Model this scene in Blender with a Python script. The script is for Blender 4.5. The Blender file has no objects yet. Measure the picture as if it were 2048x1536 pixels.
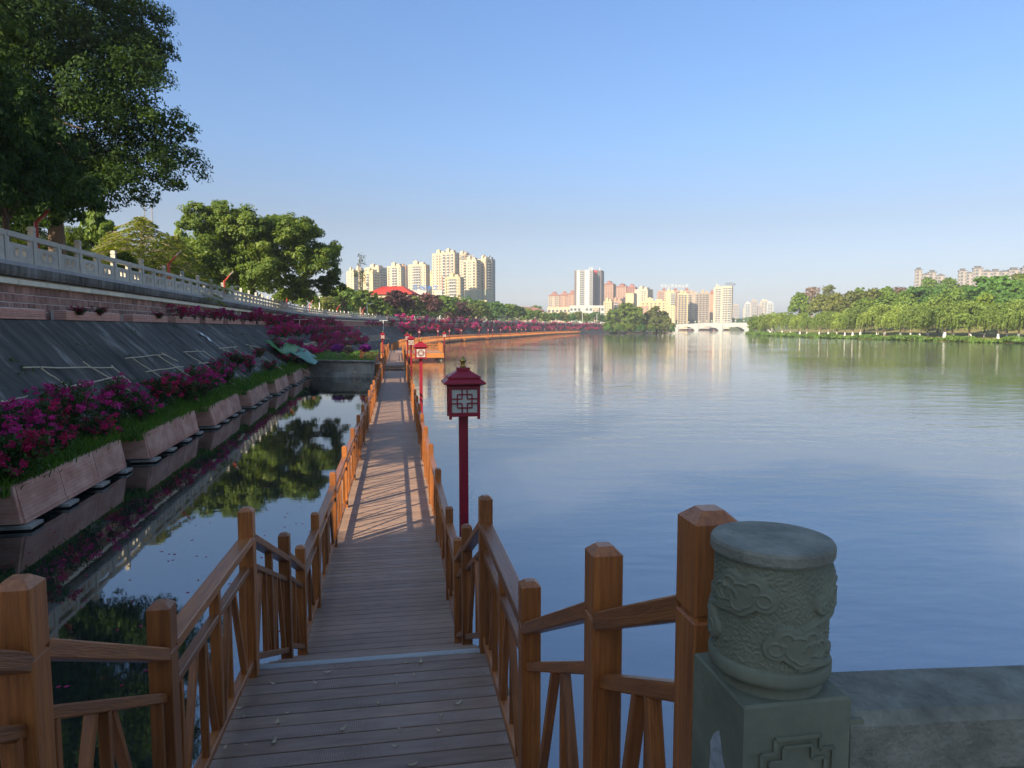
import bpy, math, random
import numpy as np
from mathutils import Vector, Matrix

SC = bpy.context.scene
COL = SC.collection
R = math.radians
PI = math.pi

# ------------------------------------------------------------------ camera
EYE = 3.85                       # camera height above the lake
FPX = 1370.0                     # focal length in photo pixels (2048 wide)
HORIZON = 655.0
PITCH = math.atan((768 - HORIZON) / FPX)
cam_d = bpy.data.cameras.new('camera')
cam = bpy.data.objects.new('camera', cam_d)
COL.objects.link(cam)
cam.location = (0, 0, EYE)
cam.rotation_euler = (PI / 2 - PITCH, 0, 0)
cam_d.sensor_width = 36.0
cam_d.lens = 36.0 * FPX / 2048.0
cam_d.clip_start = 0.05
cam_d.clip_end = 9000
SC.camera = cam

# ------------------------------------------------------------------ sky and sun
SUN_EL = R(26)
SUN_H = Vector((0.63, 0.775, 0)).normalized()        # the way the light travels over the ground
world = bpy.data.worlds.new('World')
SC.world = world
world.use_nodes = True
wn = world.node_tree.nodes
sky = wn.new('ShaderNodeTexSky')
sky.sky_type = 'NISHITA'
sky.sun_disc = False
sky.sun_elevation = SUN_EL
sky.sun_rotation = math.atan2(-SUN_H.x, -SUN_H.y)
sky.altitude = 300
sky.air_density = 1.0
sky.dust_density = 2.5
sky.ozone_density = 3.0
wl = world.node_tree.links
tcw = wn.new('ShaderNodeTexCoord'); sep = wn.new('ShaderNodeSeparateXYZ'); wl.new(tcw.outputs['Generated'], sep.inputs[0])
tint = wn.new('ShaderNodeValToRGB'); te = tint.color_ramp.elements              # paler low down, bluer overhead, the same all round
te[0].position = 0.0; te[0].color = (.71, .645, .715, 1); te[1].position = 1.0; te[1].color = (.84, .93, 1.0, 1)
for p_, c_ in ((.06, (.71, .645, .71, 1)), (.145, (.69, .61, .615, 1)), (.25, (.70, .775, .865, 1)), (.42, (.715, .87, 1.02, 1))):
    q_ = te.new(p_); q_.color = c_
wl.new(sep.outputs[2], tint.inputs[0])
mul = wn.new('ShaderNodeVectorMath'); mul.operation = 'MULTIPLY'; wl.new(sky.outputs[0], mul.inputs[0]); wl.new(tint.outputs[0], mul.inputs[1])
wl.new(mul.outputs[0], wn['Background'].inputs[0])
wn['Background'].inputs[1].default_value = 0.11
sun_d = bpy.data.lights.new('sun', 'SUN')
sun_d.energy = 5.0
sun_d.angle = R(0.5)
sun_d.color = (1.0, 0.85, 0.64)
sun = bpy.data.objects.new('sun', sun_d)
COL.objects.link(sun)
sun.rotation_euler = Vector((SUN_H.x * math.cos(SUN_EL), SUN_H.y * math.cos(SUN_EL), -math.sin(SUN_EL))).to_track_quat('-Z', 'Y').to_euler()
sun.location = (-60, -60, 60)
SC.view_settings.view_transform = 'Standard'
SC.view_settings.look = 'None'
SC.view_settings.gamma = 1.0
SC.view_settings.use_curve_mapping = False
SC.view_settings.exposure = 1.1
HAZE = 0.00023
SC.cycles.max_bounces = 8
SC.cycles.transparent_max_bounces = 8
SC.cycles.use_denoising = True
SC.cycles.sample_clamp_indirect = 4.0
SC.cycles.caustics_reflective = False
SC.cycles.caustics_refractive = False

# ------------------------------------------------------------------ helpers
WM = {}
I4 = Matrix.Identity(4)


def T(x, y=None, z=None):
    return Matrix.Translation(Vector(x) if y is None else Vector((x, y, z)))


def RZ(a):
    return Matrix.Rotation(a, 4, 'Z')


def put(o, parent=None, M=None):
    """link o with world matrix M under parent"""
    M = I4 if M is None else M
    if o.name not in COL.objects:
        COL.objects.link(o)
    if parent is not None:
        o.parent = parent
        o.matrix_basis = WM[parent.name].inverted() @ M
    else:
        o.matrix_basis = M
    WM[o.name] = M
    return o


def thing(name, label, cat, loc=(0, 0, 0), rot=0.0, group=None):
    o = bpy.data.objects.new(name, None)
    o.empty_display_size = 0.2
    put(o, None, T(loc) @ RZ(rot))
    return tag(o, label, cat, group)


def tag(o, label=None, cat=None, group=None, kind=None):
    if label: o['label'] = label
    if cat: o['category'] = cat
    if group: o['group'] = group
    if kind: o['kind'] = kind
    return o


def dup(root, loc=None, rot=None, scale=None, label=None, group=None, mats=None, M=None):
    """copy a thing with its parts and sub-parts"""
    def cp(o, parent):
        c = o.copy()
        COL.objects.link(c)
        c.parent = parent
        if mats:
            for sl in c.material_slots:
                if sl.material and sl.material.name in mats:
                    q = mats[sl.material.name]
                    sl.link = 'OBJECT'
                    sl.material = q
        for ch in list(o.children):
            cp(ch, c)
        return c
    c = cp(root, None)
    if M is None:
        s = scale if scale is not None else (1, 1, 1)
        if not hasattr(s, '__len__'): s = (s, s, s)
        M = T(loc) @ RZ(rot or 0.0) @ Matrix.Diagonal((*s, 1))
    c.matrix_basis = M
    WM[c.name] = M
    if label: c['label'] = label
    if group: c['group'] = group
    return c


def np_mesh(name, V, F, mats=(), smooth=False, mi=None):
    """V (n,3), F (m,k) all k-gons"""
    V = np.asarray(V, np.float32); F = np.asarray(F, np.int32)
    me = bpy.data.meshes.new(name)
    me.vertices.add(len(V)); me.vertices.foreach_set('co', V.ravel())
    k = F.shape[1]
    me.loops.add(F.size); me.loops.foreach_set('vertex_index', F.ravel())
    me.polygons.add(len(F))
    me.polygons.foreach_set('loop_start', np.arange(len(F), dtype=np.int32) * k)
    if mi is not None: me.polygons.foreach_set('material_index', np.asarray(mi, np.int32))
    for m in mats: me.materials.append(m)
    me.update(calc_edges=True)
    me.validate()
    me.polygons.foreach_set('use_smooth', np.full(len(me.polygons), bool(smooth)))
    return me


class MB:
    def __init__(self): self.v = []; self.f = []; self.m = []
    def add(self, vs, fs, m=0):
        b = len(self.v); self.v += [tuple(p) for p in vs]
        for f in fs: self.f.append(tuple(b + i for i in f)); self.m.append(m)
        return self
    def box(self, x0, x1, y0, y1, z0, z1, m=0, M=None):
        vs = [(x, y, z) for z in (z0, z1) for y in (y0, y1) for x in (x0, x1)]
        if M is not None: vs = [M @ Vector(p) for p in vs]
        return self.add(vs, [(0, 2, 3, 1), (4, 5, 7, 6), (0, 1, 5, 4), (2, 6, 7, 3), (0, 4, 6, 2), (1, 3, 7, 5)], m)
    def open_box(self, x0, x1, y0, y1, z0, z1, m=0, M=None):
        """box without its back face (at y1)"""
        vs = [(x, y, z) for z in (z0, z1) for y in (y0, y1) for x in (x0, x1)]
        if M is not None: vs = [M @ Vector(p) for p in vs]
        return self.add(vs, [(0, 2, 3, 1), (4, 5, 7, 6), (0, 1, 5, 4), (0, 4, 6, 2), (1, 3, 7, 5)], m)
    def quad(self, a, b, c, d, m=0): return self.add([a, b, c, d], [(0, 1, 2, 3)], m)
    def frustum(self, x, y, z0, z1, a0, b0, a1, b1, m=0, M=None):
        vs = [(x + sx * a0, y + sy * b0, z0) for sx, sy in ((-1, -1), (1, -1), (1, 1), (-1, 1))]
        vs += [(x + sx * a1, y + sy * b1, z1) for sx, sy in ((-1, -1), (1, -1), (1, 1), (-1, 1))]
        if M is not None: vs = [M @ Vector(p) for p in vs]
        return self.add(vs, [(3, 2, 1, 0), (4, 5, 6, 7), (0, 1, 5, 4), (1, 2, 6, 5), (2, 3, 7, 6), (3, 0, 4, 7)], m)
    def lathe(self, prof, n=16, M=None, m=0, cap=True):
        vs = []; fs = []
        for r, z in prof:
            for i in range(n):
                a = 2 * PI * i / n
                vs.append((r * math.cos(a), r * math.sin(a), z))
        for j in range(len(prof) - 1):
            for i in range(n):
                k = (i + 1) % n
                fs.append((j * n + i, j * n + k, (j + 1) * n + k, (j + 1) * n + i))
        if cap:
            fs.append(tuple(range(n))[::-1]); fs.append(tuple((len(prof) - 1) * n + i for i in range(n)))
        if M is not None: vs = [M @ Vector(p) for p in vs]
        return self.add(vs, fs, m)
    def tube(self, pts, rad, n=6, m=0):
        """pts list of points, rad list or number"""
        pts = [Vector(p) for p in pts]
        if not hasattr(rad, '__len__'): rad = [rad] * len(pts)
        vs = []; fs = []
        for i, p in enumerate(pts):
            d = (pts[min(i + 1, len(pts) - 1)] - pts[max(i - 1, 0)])
            if d.length < 1e-9: d = Vector((0, 0, 1))
            d.normalize()
            up = Vector((0, 0, 1)) if abs(d.z) < 0.9 else Vector((1, 0, 0))
            a = d.cross(up).normalized(); b = d.cross(a)
            for k in range(n):
                t = 2 * PI * k / n
                vs.append(p + (a * math.cos(t) + b * math.sin(t)) * rad[i])
        for i in range(len(pts) - 1):
            for k in range(n):
                q = (k + 1) % n
                fs.append((i * n + k, i * n + q, (i + 1) * n + q, (i + 1) * n + k))
        fs.append(tuple(range(n))[::-1]); fs.append(tuple((len(pts) - 1) * n + k for k in range(n)))
        return self.add(vs, fs, m)
    def beam(self, p0, p1, w, h, m=0, up=(0, 0, 1)):
        M, L = frame_of(p0, p1, up)
        return self.box(0, L, -w / 2, w / 2, -h / 2, h / 2, m, M)
    def mesh(self, name, mats, smooth=False):
        me = bpy.data.meshes.new(name)
        me.from_pydata([tuple(p) for p in self.v], [], self.f)
        if not isinstance(mats, (list, tuple)): mats = [mats]
        for q in mats: me.materials.append(q)
        if len(mats) > 1: me.polygons.foreach_set('material_index', self.m)
        if smooth: me.polygons.foreach_set('use_smooth', [True] * len(me.polygons))
        me.update()
        return me
    def build(self, name, mats, parent=None, M=None, smooth=False, kind=None):
        """vertices are in the space of M (world if M is None)"""
        o = bpy.data.objects.new(name, self.mesh(name, mats, smooth))
        if M is None and parent is not None:
            # vertices given in world space: put the origin at the parent's
            P = WM[parent.name]; inv = P.inverted()
            o.data.transform(inv); M = P
        put(o, parent, M)
        if kind: o['kind'] = kind
        return o


def frame_of(p0, p1, up=(0, 0, 1)):
    p0 = Vector(p0); p1 = Vector(p1)
    x = (p1 - p0); L = x.length; x = x / L
    up = Vector(up)
    if abs(x.dot(up)) > 0.99: up = Vector((SUN_H.y, -SUN_H.x, 0)) if abs(up.z) > .5 else Vector((0, 0, 1))
    y = up.cross(x).normalized(); z = x.cross(y)
    M = Matrix(((x.x, y.x, z.x, p0.x), (x.y, y.y, z.y, p0.y), (x.z, y.z, z.z, p0.z), (0, 0, 0, 1)))
    return M, L


_mesh_cache = {}


def beam_mesh(L, w, h, mat, ch=0.005):
    key = (round(L, 2), round(w, 4), round(h, 4), mat.name, ch)
    if key in _mesh_cache: return _mesh_cache[key]
    mb = MB()
    a, b = w / 2, h / 2
    ring = [(-a + ch, -b), (a - ch, -b), (a, -b + ch), (a, b - ch), (a - ch, b), (-a + ch, b), (-a, b - ch), (-a, -b + ch)]
    vs = [(0, y, z) for y, z in ring] + [(L, y, z) for y, z in ring]
    fs = [(i, (i + 1) % 8, 8 + (i + 1) % 8, 8 + i) for i in range(8)] + [tuple(range(8))[::-1], tuple(range(8, 16))]
    mb.add(vs, fs)
    _mesh_cache[key] = mb.mesh('beam', mat)
    return _mesh_cache[key]


def beam_obj(name, p0, p1, w, h, mat, parent, up=(0, 0, 1), ch=0.005):
    M, L = frame_of(p0, p1, up)
    o = bpy.data.objects.new(name, beam_mesh(L, w, h, mat, ch))
    return put(o, parent, M)


def inst(name, mesh, parent, M):
    return put(bpy.data.objects.new(name, mesh), parent, M)


ORD = ['first', 'second', 'third', 'fourth', 'fifth', 'sixth', 'seventh', 'eighth', 'ninth', 'tenth', 'eleventh', 'twelfth',
       'thirteenth', 'fourteenth', 'fifteenth', 'sixteenth', 'seventeenth', 'eighteenth', 'nineteenth', 'twentieth',
       'twenty-first', 'twenty-second', 'twenty-third', 'twenty-fourth', 'twenty-fifth', 'twenty-sixth', 'twenty-seventh',
       'twenty-eighth', 'twenty-ninth', 'thirtieth', 'thirty-first', 'thirty-second', 'thirty-third', 'thirty-fourth', 'thirty-fifth', 'thirty-sixth']


def sight(px, py):
    """direction of the sight line through a photo pixel"""
    v = (py - 768) / FPX; u = (px - 1024) / FPX
    c, s = math.cos(PITCH), math.sin(PITCH)
    return Vector((u, c - v * -0.0 - v * s, -s - v * c))


def at_depth(px, py, Y):
    d = sight(px, py)
    return Vector((0, 0, EYE)) + d * (Y / d.y)


def at_level(px, py, Z):
    d = sight(px, py)
    return Vector((0, 0, EYE)) + d * ((Z - EYE) / d.z)


# ------------------------------------------------------------------ materials
def new_mat(name):
    m = bpy.data.materials.new(name); m.use_nodes = True
    return m, m.node_tree.nodes, m.node_tree.links, m.node_tree.nodes['Principled BSDF']


def ramp_mat(name, c0, c1, scale=5.0, stretch=(1, 1, 1), rough=0.7, bump=0.0, bscale=None, detail=6, spec=0.4, c2=None, rnd=0.0, metallic=0.0, coat=0.0, lo=.3, hi=.7):
    """two-colour noise in object space, optional bump and per-object shift"""
    m, n, l, b = new_mat(name)
    tc = n.new('ShaderNodeTexCoord'); mp = n.new('ShaderNodeMapping')
    mp.inputs['Scale'].default_value = stretch
    l.new(tc.outputs['Object'], mp.inputs['Vector'])
    vec = mp.outputs[0]
    oi = n.new('ShaderNodeObjectInfo')
    ad = n.new('ShaderNodeVectorMath'); ad.operation = 'MULTIPLY_ADD'
    l.new(oi.outputs['Random'], ad.inputs[0]); ad.inputs[1].default_value = (37, 53, 71)
    l.new(vec, ad.inputs[2]); vec = ad.outputs[0]
    nz = n.new('ShaderNodeTexNoise'); nz.inputs['Scale'].default_value = scale; nz.inputs['Detail'].default_value = detail
    nz.inputs['Roughness'].default_value = 0.62
    l.new(vec, nz.inputs['Vector'])
    cr = n.new('ShaderNodeValToRGB')
    cr.color_ramp.elements[0].position = lo; cr.color_ramp.elements[1].position = hi
    cr.color_ramp.elements[0].color = (*c0, 1); cr.color_ramp.elements[1].color = (*c1, 1)
    if c2:
        e = cr.color_ramp.elements.new(min(.97, hi + .14)); e.color = (*c2, 1)
    l.new(nz.outputs[0], cr.inputs[0])
    out = cr.outputs[0]
    if rnd:
        hs = n.new('ShaderNodeHueSaturation')
        mr = n.new('ShaderNodeMapRange'); mr.inputs[3].default_value = 1 - rnd; mr.inputs[4].default_value = 1 + rnd
        l.new(oi.outputs['Random'], mr.inputs[0]); l.new(mr.outputs[0], hs.inputs['Value']); l.new(out, hs.inputs['Color'])
        out = hs.outputs[0]
    l.new(out, b.inputs['Base Color'])
    b.inputs['Roughness'].default_value = rough
    b.inputs['Specular IOR Level'].default_value = spec
    b.inputs['Metallic'].default_value = metallic
    b.inputs['Coat Weight'].default_value = coat
    b.inputs['Coat Roughness'].default_value = 0.25
    if bump:
        bn = n.new('ShaderNodeTexNoise'); bn.inputs['Scale'].default_value = bscale or scale * 4; bn.inputs['Detail'].default_value = 5
        l.new(vec, bn.inputs['Vector'])
        bp = n.new('ShaderNodeBump'); bp.inputs['Strength'].default_value = bump; bp.inputs['Distance'].default_value = 0.02
        l.new(bn.outputs[0], bp.inputs['Height']); l.new(bp.outputs[0], b.inputs['Normal'])
    return m


def leaf_mat(name, cols, trans=0.35, nscale=0.35, rough=0.55, tcol=None):
    """foliage: hue varies per leaf and in soft clumps; light passes through a little"""
    m, n, l, b = new_mat(name)
    ge = n.new('ShaderNodeNewGeometry'); tc = n.new('ShaderNodeTexCoord'); oi = n.new('ShaderNodeObjectInfo')
    nz = n.new('ShaderNodeTexNoise'); nz.inputs['Scale'].default_value = nscale; nz.inputs['Detail'].default_value = 2
    ad = n.new('ShaderNodeVectorMath'); ad.operation = 'MULTIPLY_ADD'
    l.new(oi.outputs['Random'], ad.inputs[0]); ad.inputs[1].default_value = (31, 17, 23); l.new(tc.outputs['Object'], ad.inputs[2])
    l.new(ad.outputs[0], nz.inputs['Vector'])
    mx = n.new('ShaderNodeMath'); mx.operation = 'MULTIPLY_ADD'; mx.inputs[1].default_value = 0.55
    l.new(ge.outputs['Random Per Island'], mx.inputs[0])
    m2 = n.new('ShaderNodeMath'); m2.operation = 'MULTIPLY_ADD'; m2.inputs[1].default_value = 0.9; m2.inputs[2].default_value = -0.22
    l.new(nz.outputs[0], m2.inputs[0]); l.new(m2.outputs[0], mx.inputs[2])
    cr = n.new('ShaderNodeValToRGB'); el = cr.color_ramp.elements
    el[0].position = 0.15; el[0].color = (*cols[0], 1); el[1].position = 0.9; el[1].color = (*cols[-1], 1)
    for i, c in enumerate(cols[1:-1]):
        e = el.new(0.15 + 0.75 * (i + 1) / (len(cols) - 1)); e.color = (*c, 1)
    l.new(mx.outputs[0], cr.inputs[0])
    hs = n.new('ShaderNodeHueSaturation'); mr = n.new('ShaderNodeMapRange'); mr.inputs[3].default_value = .82; mr.inputs[4].default_value = 1.18
    l.new(oi.outputs['Random'], mr.inputs[0]); l.new(mr.outputs[0], hs.inputs['Value']); l.new(cr.outputs[0], hs.inputs['Color'])
    l.new(hs.outputs[0], b.inputs['Base Color']); b.inputs['Roughness'].default_value = rough
    b.inputs['Specular IOR Level'].default_value = 0.3
    tr = n.new('ShaderNodeBsdfTranslucent')
    gm = n.new('ShaderNodeMix'); gm.data_type = 'RGBA'; gm.blend_type = 'MULTIPLY'; gm.inputs[0].default_value = 1.0
    l.new(hs.outputs[0], gm.inputs[6]); gm.inputs[7].default_value = (*(tcol or (1.35, 1.25, 0.5)), 1)
    l.new(gm.outputs[2], tr.inputs['Color'])
    ms = n.new('ShaderNodeMixShader'); ms.inputs[0].default_value = trans
    l.new(b.outputs[0], ms.inputs[1]); l.new(tr.outputs[0], ms.inputs[2])
    l.new(ms.outputs[0], n['Material Output'].inputs['Surface'])
    return m


M = {}
M['wood'] = ramp_mat('stained_wood', (.155, .045, .011), (.43, .150, .032), 3.0, (1.2, 22, 22), .42, .35, 10, 8, .5, coat=.25, rnd=.32, lo=.25, hi=.8)
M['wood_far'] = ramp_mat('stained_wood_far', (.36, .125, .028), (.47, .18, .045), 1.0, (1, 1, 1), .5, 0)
M['plank'] = ramp_mat('decking', (.235, .145, .095), (.36, .232, .155), 3.0, (1.5, 9, 9), .55, .12, 30, 8, .45, rnd=.16)
M['deck_far'] = ramp_mat('decking_far', (.235, .145, .095), (.36, .232, .155), 6.0, (1, 1, 1), .6)


def ridged():
    m = ramp_mat('decking_ridged', (.245, .155, .105), (.35, .235, .165), 3.0, (1.5, 9, 9), .5, 0, None, 8, .5, rnd=.16)
    n = m.node_tree.nodes; l = m.node_tree.links
    tc = n.new('ShaderNodeTexCoord'); wv = n.new('ShaderNodeTexWave'); wv.wave_type = 'BANDS'; wv.bands_direction = 'X'
    wv.inputs['Scale'].default_value = 26; wv.inputs['Distortion'].default_value = 0.35; wv.inputs['Detail'].default_value = 1
    l.new(tc.outputs['Object'], wv.inputs['Vector'])
    nz = n.new('ShaderNodeTexNoise'); nz.inputs['Scale'].default_value = 2.2; l.new(tc.outputs['Object'], nz.inputs['Vector'])
    mr = n.new('ShaderNodeMapRange'); mr.inputs[1].default_value = .42; mr.inputs[2].default_value = .6; l.new(nz.outputs[0], mr.inputs[0])
    mu = n.new('ShaderNodeMath'); mu.operation = 'MULTIPLY'; l.new(wv.outputs[0], mu.inputs[0]); l.new(mr.outputs[0], mu.inputs[1])
    bp = n.new('ShaderNodeBump'); bp.inputs['Strength'].default_value = .55; bp.inputs['Distance'].default_value = .006
    l.new(mu.outputs[0], bp.inputs['Height']); l.new(bp.outputs[0], n['Principled BSDF'].inputs['Normal'])
    return m


M['plank_ridged'] = ridged()
M['metal'] = ramp_mat('nosing_metal', (.45, .46, .44), (.62, .63, .60), 20, (1, 8, 8), .4, .2, 60, metallic=.3)
M['red'] = ramp_mat('red_paint', (.19, .009, .020), (.27, .012, .026), 4, (1, 1, 1), .38, .05, 30, rnd=.08, spec=.5)
M['red_far'] = ramp_mat('red_paint_far', (.50, .02, .025), (.58, .03, .03), 4, (1, 1, 1), .45)
M['lamp_red'] = ramp_mat('red_lamp_post_paint', (.45, .05, .03), (.56, .09, .05), 4, (1, 1, 1), .5)
M['pane'] = ramp_mat('frosted_pane', (.40, .42, .35), (.52, .53, .45), 2.0, (1, 1, 1), .4)
M['gold'] = ramp_mat('old_gold', (.30, .22, .05), (.42, .31, .08), 8, (1, 1, 1), .35, metallic=.6)
M['stone'] = ramp_mat('green_stone', (.115, .122, .082), (.205, .215, .142), 7, (1, 1, 1), .75, .14, 60, 10, .3)
M['stone_dark'] = ramp_mat('green_stone_weathered', (.125, .124, .092), (.29, .285, .215), 14, (1, 1, 1), .75, .4, 90, 10, .3, c2=(.36, .355, .28))
M['stone_panel'] = ramp_mat('dark_stone_panel', (.09, .092, .075), (.15, .155, .125), 5, (1, 1, 1), .8, .3, 40)
M['stone_patch'] = ramp_mat('pale_stone_scar', (.26, .28, .27), (.38, .40, .40), 9, (1, 1, 1), .85, .6, 40)
M['bal'] = ramp_mat('grey_balustrade_stone', (0.450, 0.423, 0.341), (0.601, 0.559, 0.449), 2.5, (1, 1, 1), .8, .2, 20, rnd=.08)
M['bal_blue'] = ramp_mat('kerb_stone', (0.300, 0.305, 0.299), (0.437, 0.429, 0.407), 2.0, (1, 1, 1), .8, .2, 20)
M['white'] = ramp_mat('white_paint', (.70, .70, .67), (.80, .80, .77), 3, (1, 1, 1), .6)
M['cream'] = ramp_mat('cream_tile', (.66, .58, .38), (.82, .76, .56), 1.3, (1, 1, 1), .6, .1, 20, rnd=.12)
M['block'] = ramp_mat('red_sandstone', (.24, .125, .09), (.45, .26, .19), 2.2, (1, 1, 1), .85, .35, 18, 8, .3, rnd=.3)
M['mortar'] = ramp_mat('pale_mortar', (.56, .50, .43), (.80, .74, .66), 4, (1, 1, 1), .9, .3, 30)
M['brick'] = ramp_mat('pink_brick', (0.546, 0.247, 0.173), (0.764, 0.390, 0.281), 2.5, (1, 1, 1), .8, .3, 30, rnd=.15)
M['bark'] = ramp_mat('bark', (0.059, 0.042, 0.028), (0.126, 0.092, 0.063), 3, (4, 4, 1), .9, .6, 12)
M['bark_pale'] = ramp_mat('pale_bark', (.20, .155, .11), (.32, .26, .19), 3, (4, 4, 1), .9, .4, 12)
M['bamboo'] = ramp_mat('dry_bamboo', (0.555, 0.437, 0.254), (0.773, 0.644, 0.423), 6, (8, 1, 1), .55, .1, 30, rnd=.15)
M['tarp_green'] = ramp_mat('green_tarp', (.035, .15, .016), (.06, .23, .03), 3, (1, 1, 1), .5, .4, 6)
M['tarp_cyan'] = ramp_mat('cyan_tarp', (.09, .24, .16), (.14, .33, .22), 3, (1, 1, 1), .5, .4, 6)
M['soil'] = ramp_mat('soil', (.03, .024, .016), (.06, .048, .03), 6, (1, 1, 1), .95, .6, 20)
M['gold_leaf'] = ramp_mat('dry_leaf', (.42, .30, .16), (.60, .52, .36), 30, (1, 1, 1), .7)


def streaked(name, c0, c1, c2, sx=.35, sy=2.2, sz=.35, bump=.5):
    """weathered concrete: two noises, one drawn out along the fall line"""
    m, n, l, b = new_mat(name)
    tc = n.new('ShaderNodeTexCoord')
    mp = n.new('ShaderNodeMapping'); mp.inputs['Scale'].default_value = (sx, sy, sz); l.new(tc.outputs['Object'], mp.inputs[0])
    n1 = n.new('ShaderNodeTexNoise'); n1.inputs['Scale'].default_value = 1.0; n1.inputs['Detail'].default_value = 9; n1.inputs['Roughness'].default_value = .65
    l.new(mp.outputs[0], n1.inputs['Vector'])
    n2 = n.new('ShaderNodeTexNoise'); n2.inputs['Scale'].default_value = .45; n2.inputs['Detail'].default_value = 6; l.new(tc.outputs['Object'], n2.inputs['Vector'])
    mx = n.new('ShaderNodeMath'); mx.operation = 'MULTIPLY_ADD'; mx.inputs[1].default_value = .6; l.new(n1.outputs[0], mx.inputs[0])
    m2 = n.new('ShaderNodeMath'); m2.operation = 'MULTIPLY'; m2.inputs[1].default_value = .45; l.new(n2.outputs[0], m2.inputs[0]); l.new(m2.outputs[0], mx.inputs[2])
    cr = n.new('ShaderNodeValToRGB'); e = cr.color_ramp.elements
    e[0].position = .40; e[0].color = (*c0, 1); e[1].position = .58; e[1].color = (*c1, 1)
    q = e.new(.70); q.color = (*c2, 1)
    l.new(mx.outputs[0], cr.inputs[0]); l.new(cr.outputs[0], b.inputs['Base Color'])
    b.inputs['Roughness'].default_value = .85; b.inputs['Specular IOR Level'].default_value = .25
    bn = n.new('ShaderNodeTexNoise'); bn.inputs['Scale'].default_value = 7; bn.inputs['Detail'].default_value = 8; l.new(tc.outputs['Object'], bn.inputs['Vector'])
    bp = n.new('ShaderNodeBump'); bp.inputs['Strength'].default_value = bump; bp.inputs['Distance'].default_value = .05
    l.new(bn.outputs[0], bp.inputs['Height']); l.new(bp.outputs[0], b.inputs['Normal'])
    return m


M['slope'] = streaked('black_slope_concrete', (.040, .037, .030), (.115, .106, .085), (.44, .41, .35), .30, 2.0, .30)
M['cornice'] = streaked('dirty_cornice', (0.041, 0.039, 0.032), (0.164, 0.150, 0.120), (.26, .25, .22), .6, 4.0, .5)
M['concrete'] = streaked('old_concrete', (.12, .11, .085), (.36, .335, .27), (.58, .55, .46), 1.2, 1.2, .5)


def panel_mat():
    """pink tiled planter face: thin courses, drips and pale bloom near the foot"""
    m = ramp_mat('pink_planter_tile', (.42, .185, .115), (.68, .41, .29), 1.6, (1, 1, 1.8), .8, 0, None, 9, .3, c2=(.78, .62, .50), rnd=.12)
    n = m.node_tree.nodes; l = m.node_tree.links
    tc = n.new('ShaderNodeTexCoord'); wv = n.new('ShaderNodeTexWave'); wv.bands_direction = 'Z'
    wv.inputs['Scale'].default_value = 4.0; wv.inputs['Distortion'].default_value = .6; l.new(tc.outputs['Object'], wv.inputs['Vector'])
    bp = n.new('ShaderNodeBump'); bp.inputs['Strength'].default_value = .22; bp.inputs['Distance'].default_value = .015
    l.new(wv.outputs[0], bp.inputs['Height']); l.new(bp.outputs[0], n['Principled BSDF'].inputs['Normal'])
    return m


M['panel'] = panel_mat()
M['lawn'] = ramp_mat('lawn', (.16, .145, .045), (.24, .21, .065), .12, (1, 1, 1), .95, .4, 3)
M['ground'] = ramp_mat('ground_cover', (.05, .07, .025), (.10, .11, .04), .05, (1, 1, 1), .95)
M['paving'] = ramp_mat('paving', (.24, .23, .21), (.34, .33, .30), 1.5, (1, 1, 1), .85, .2, 20)


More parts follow.
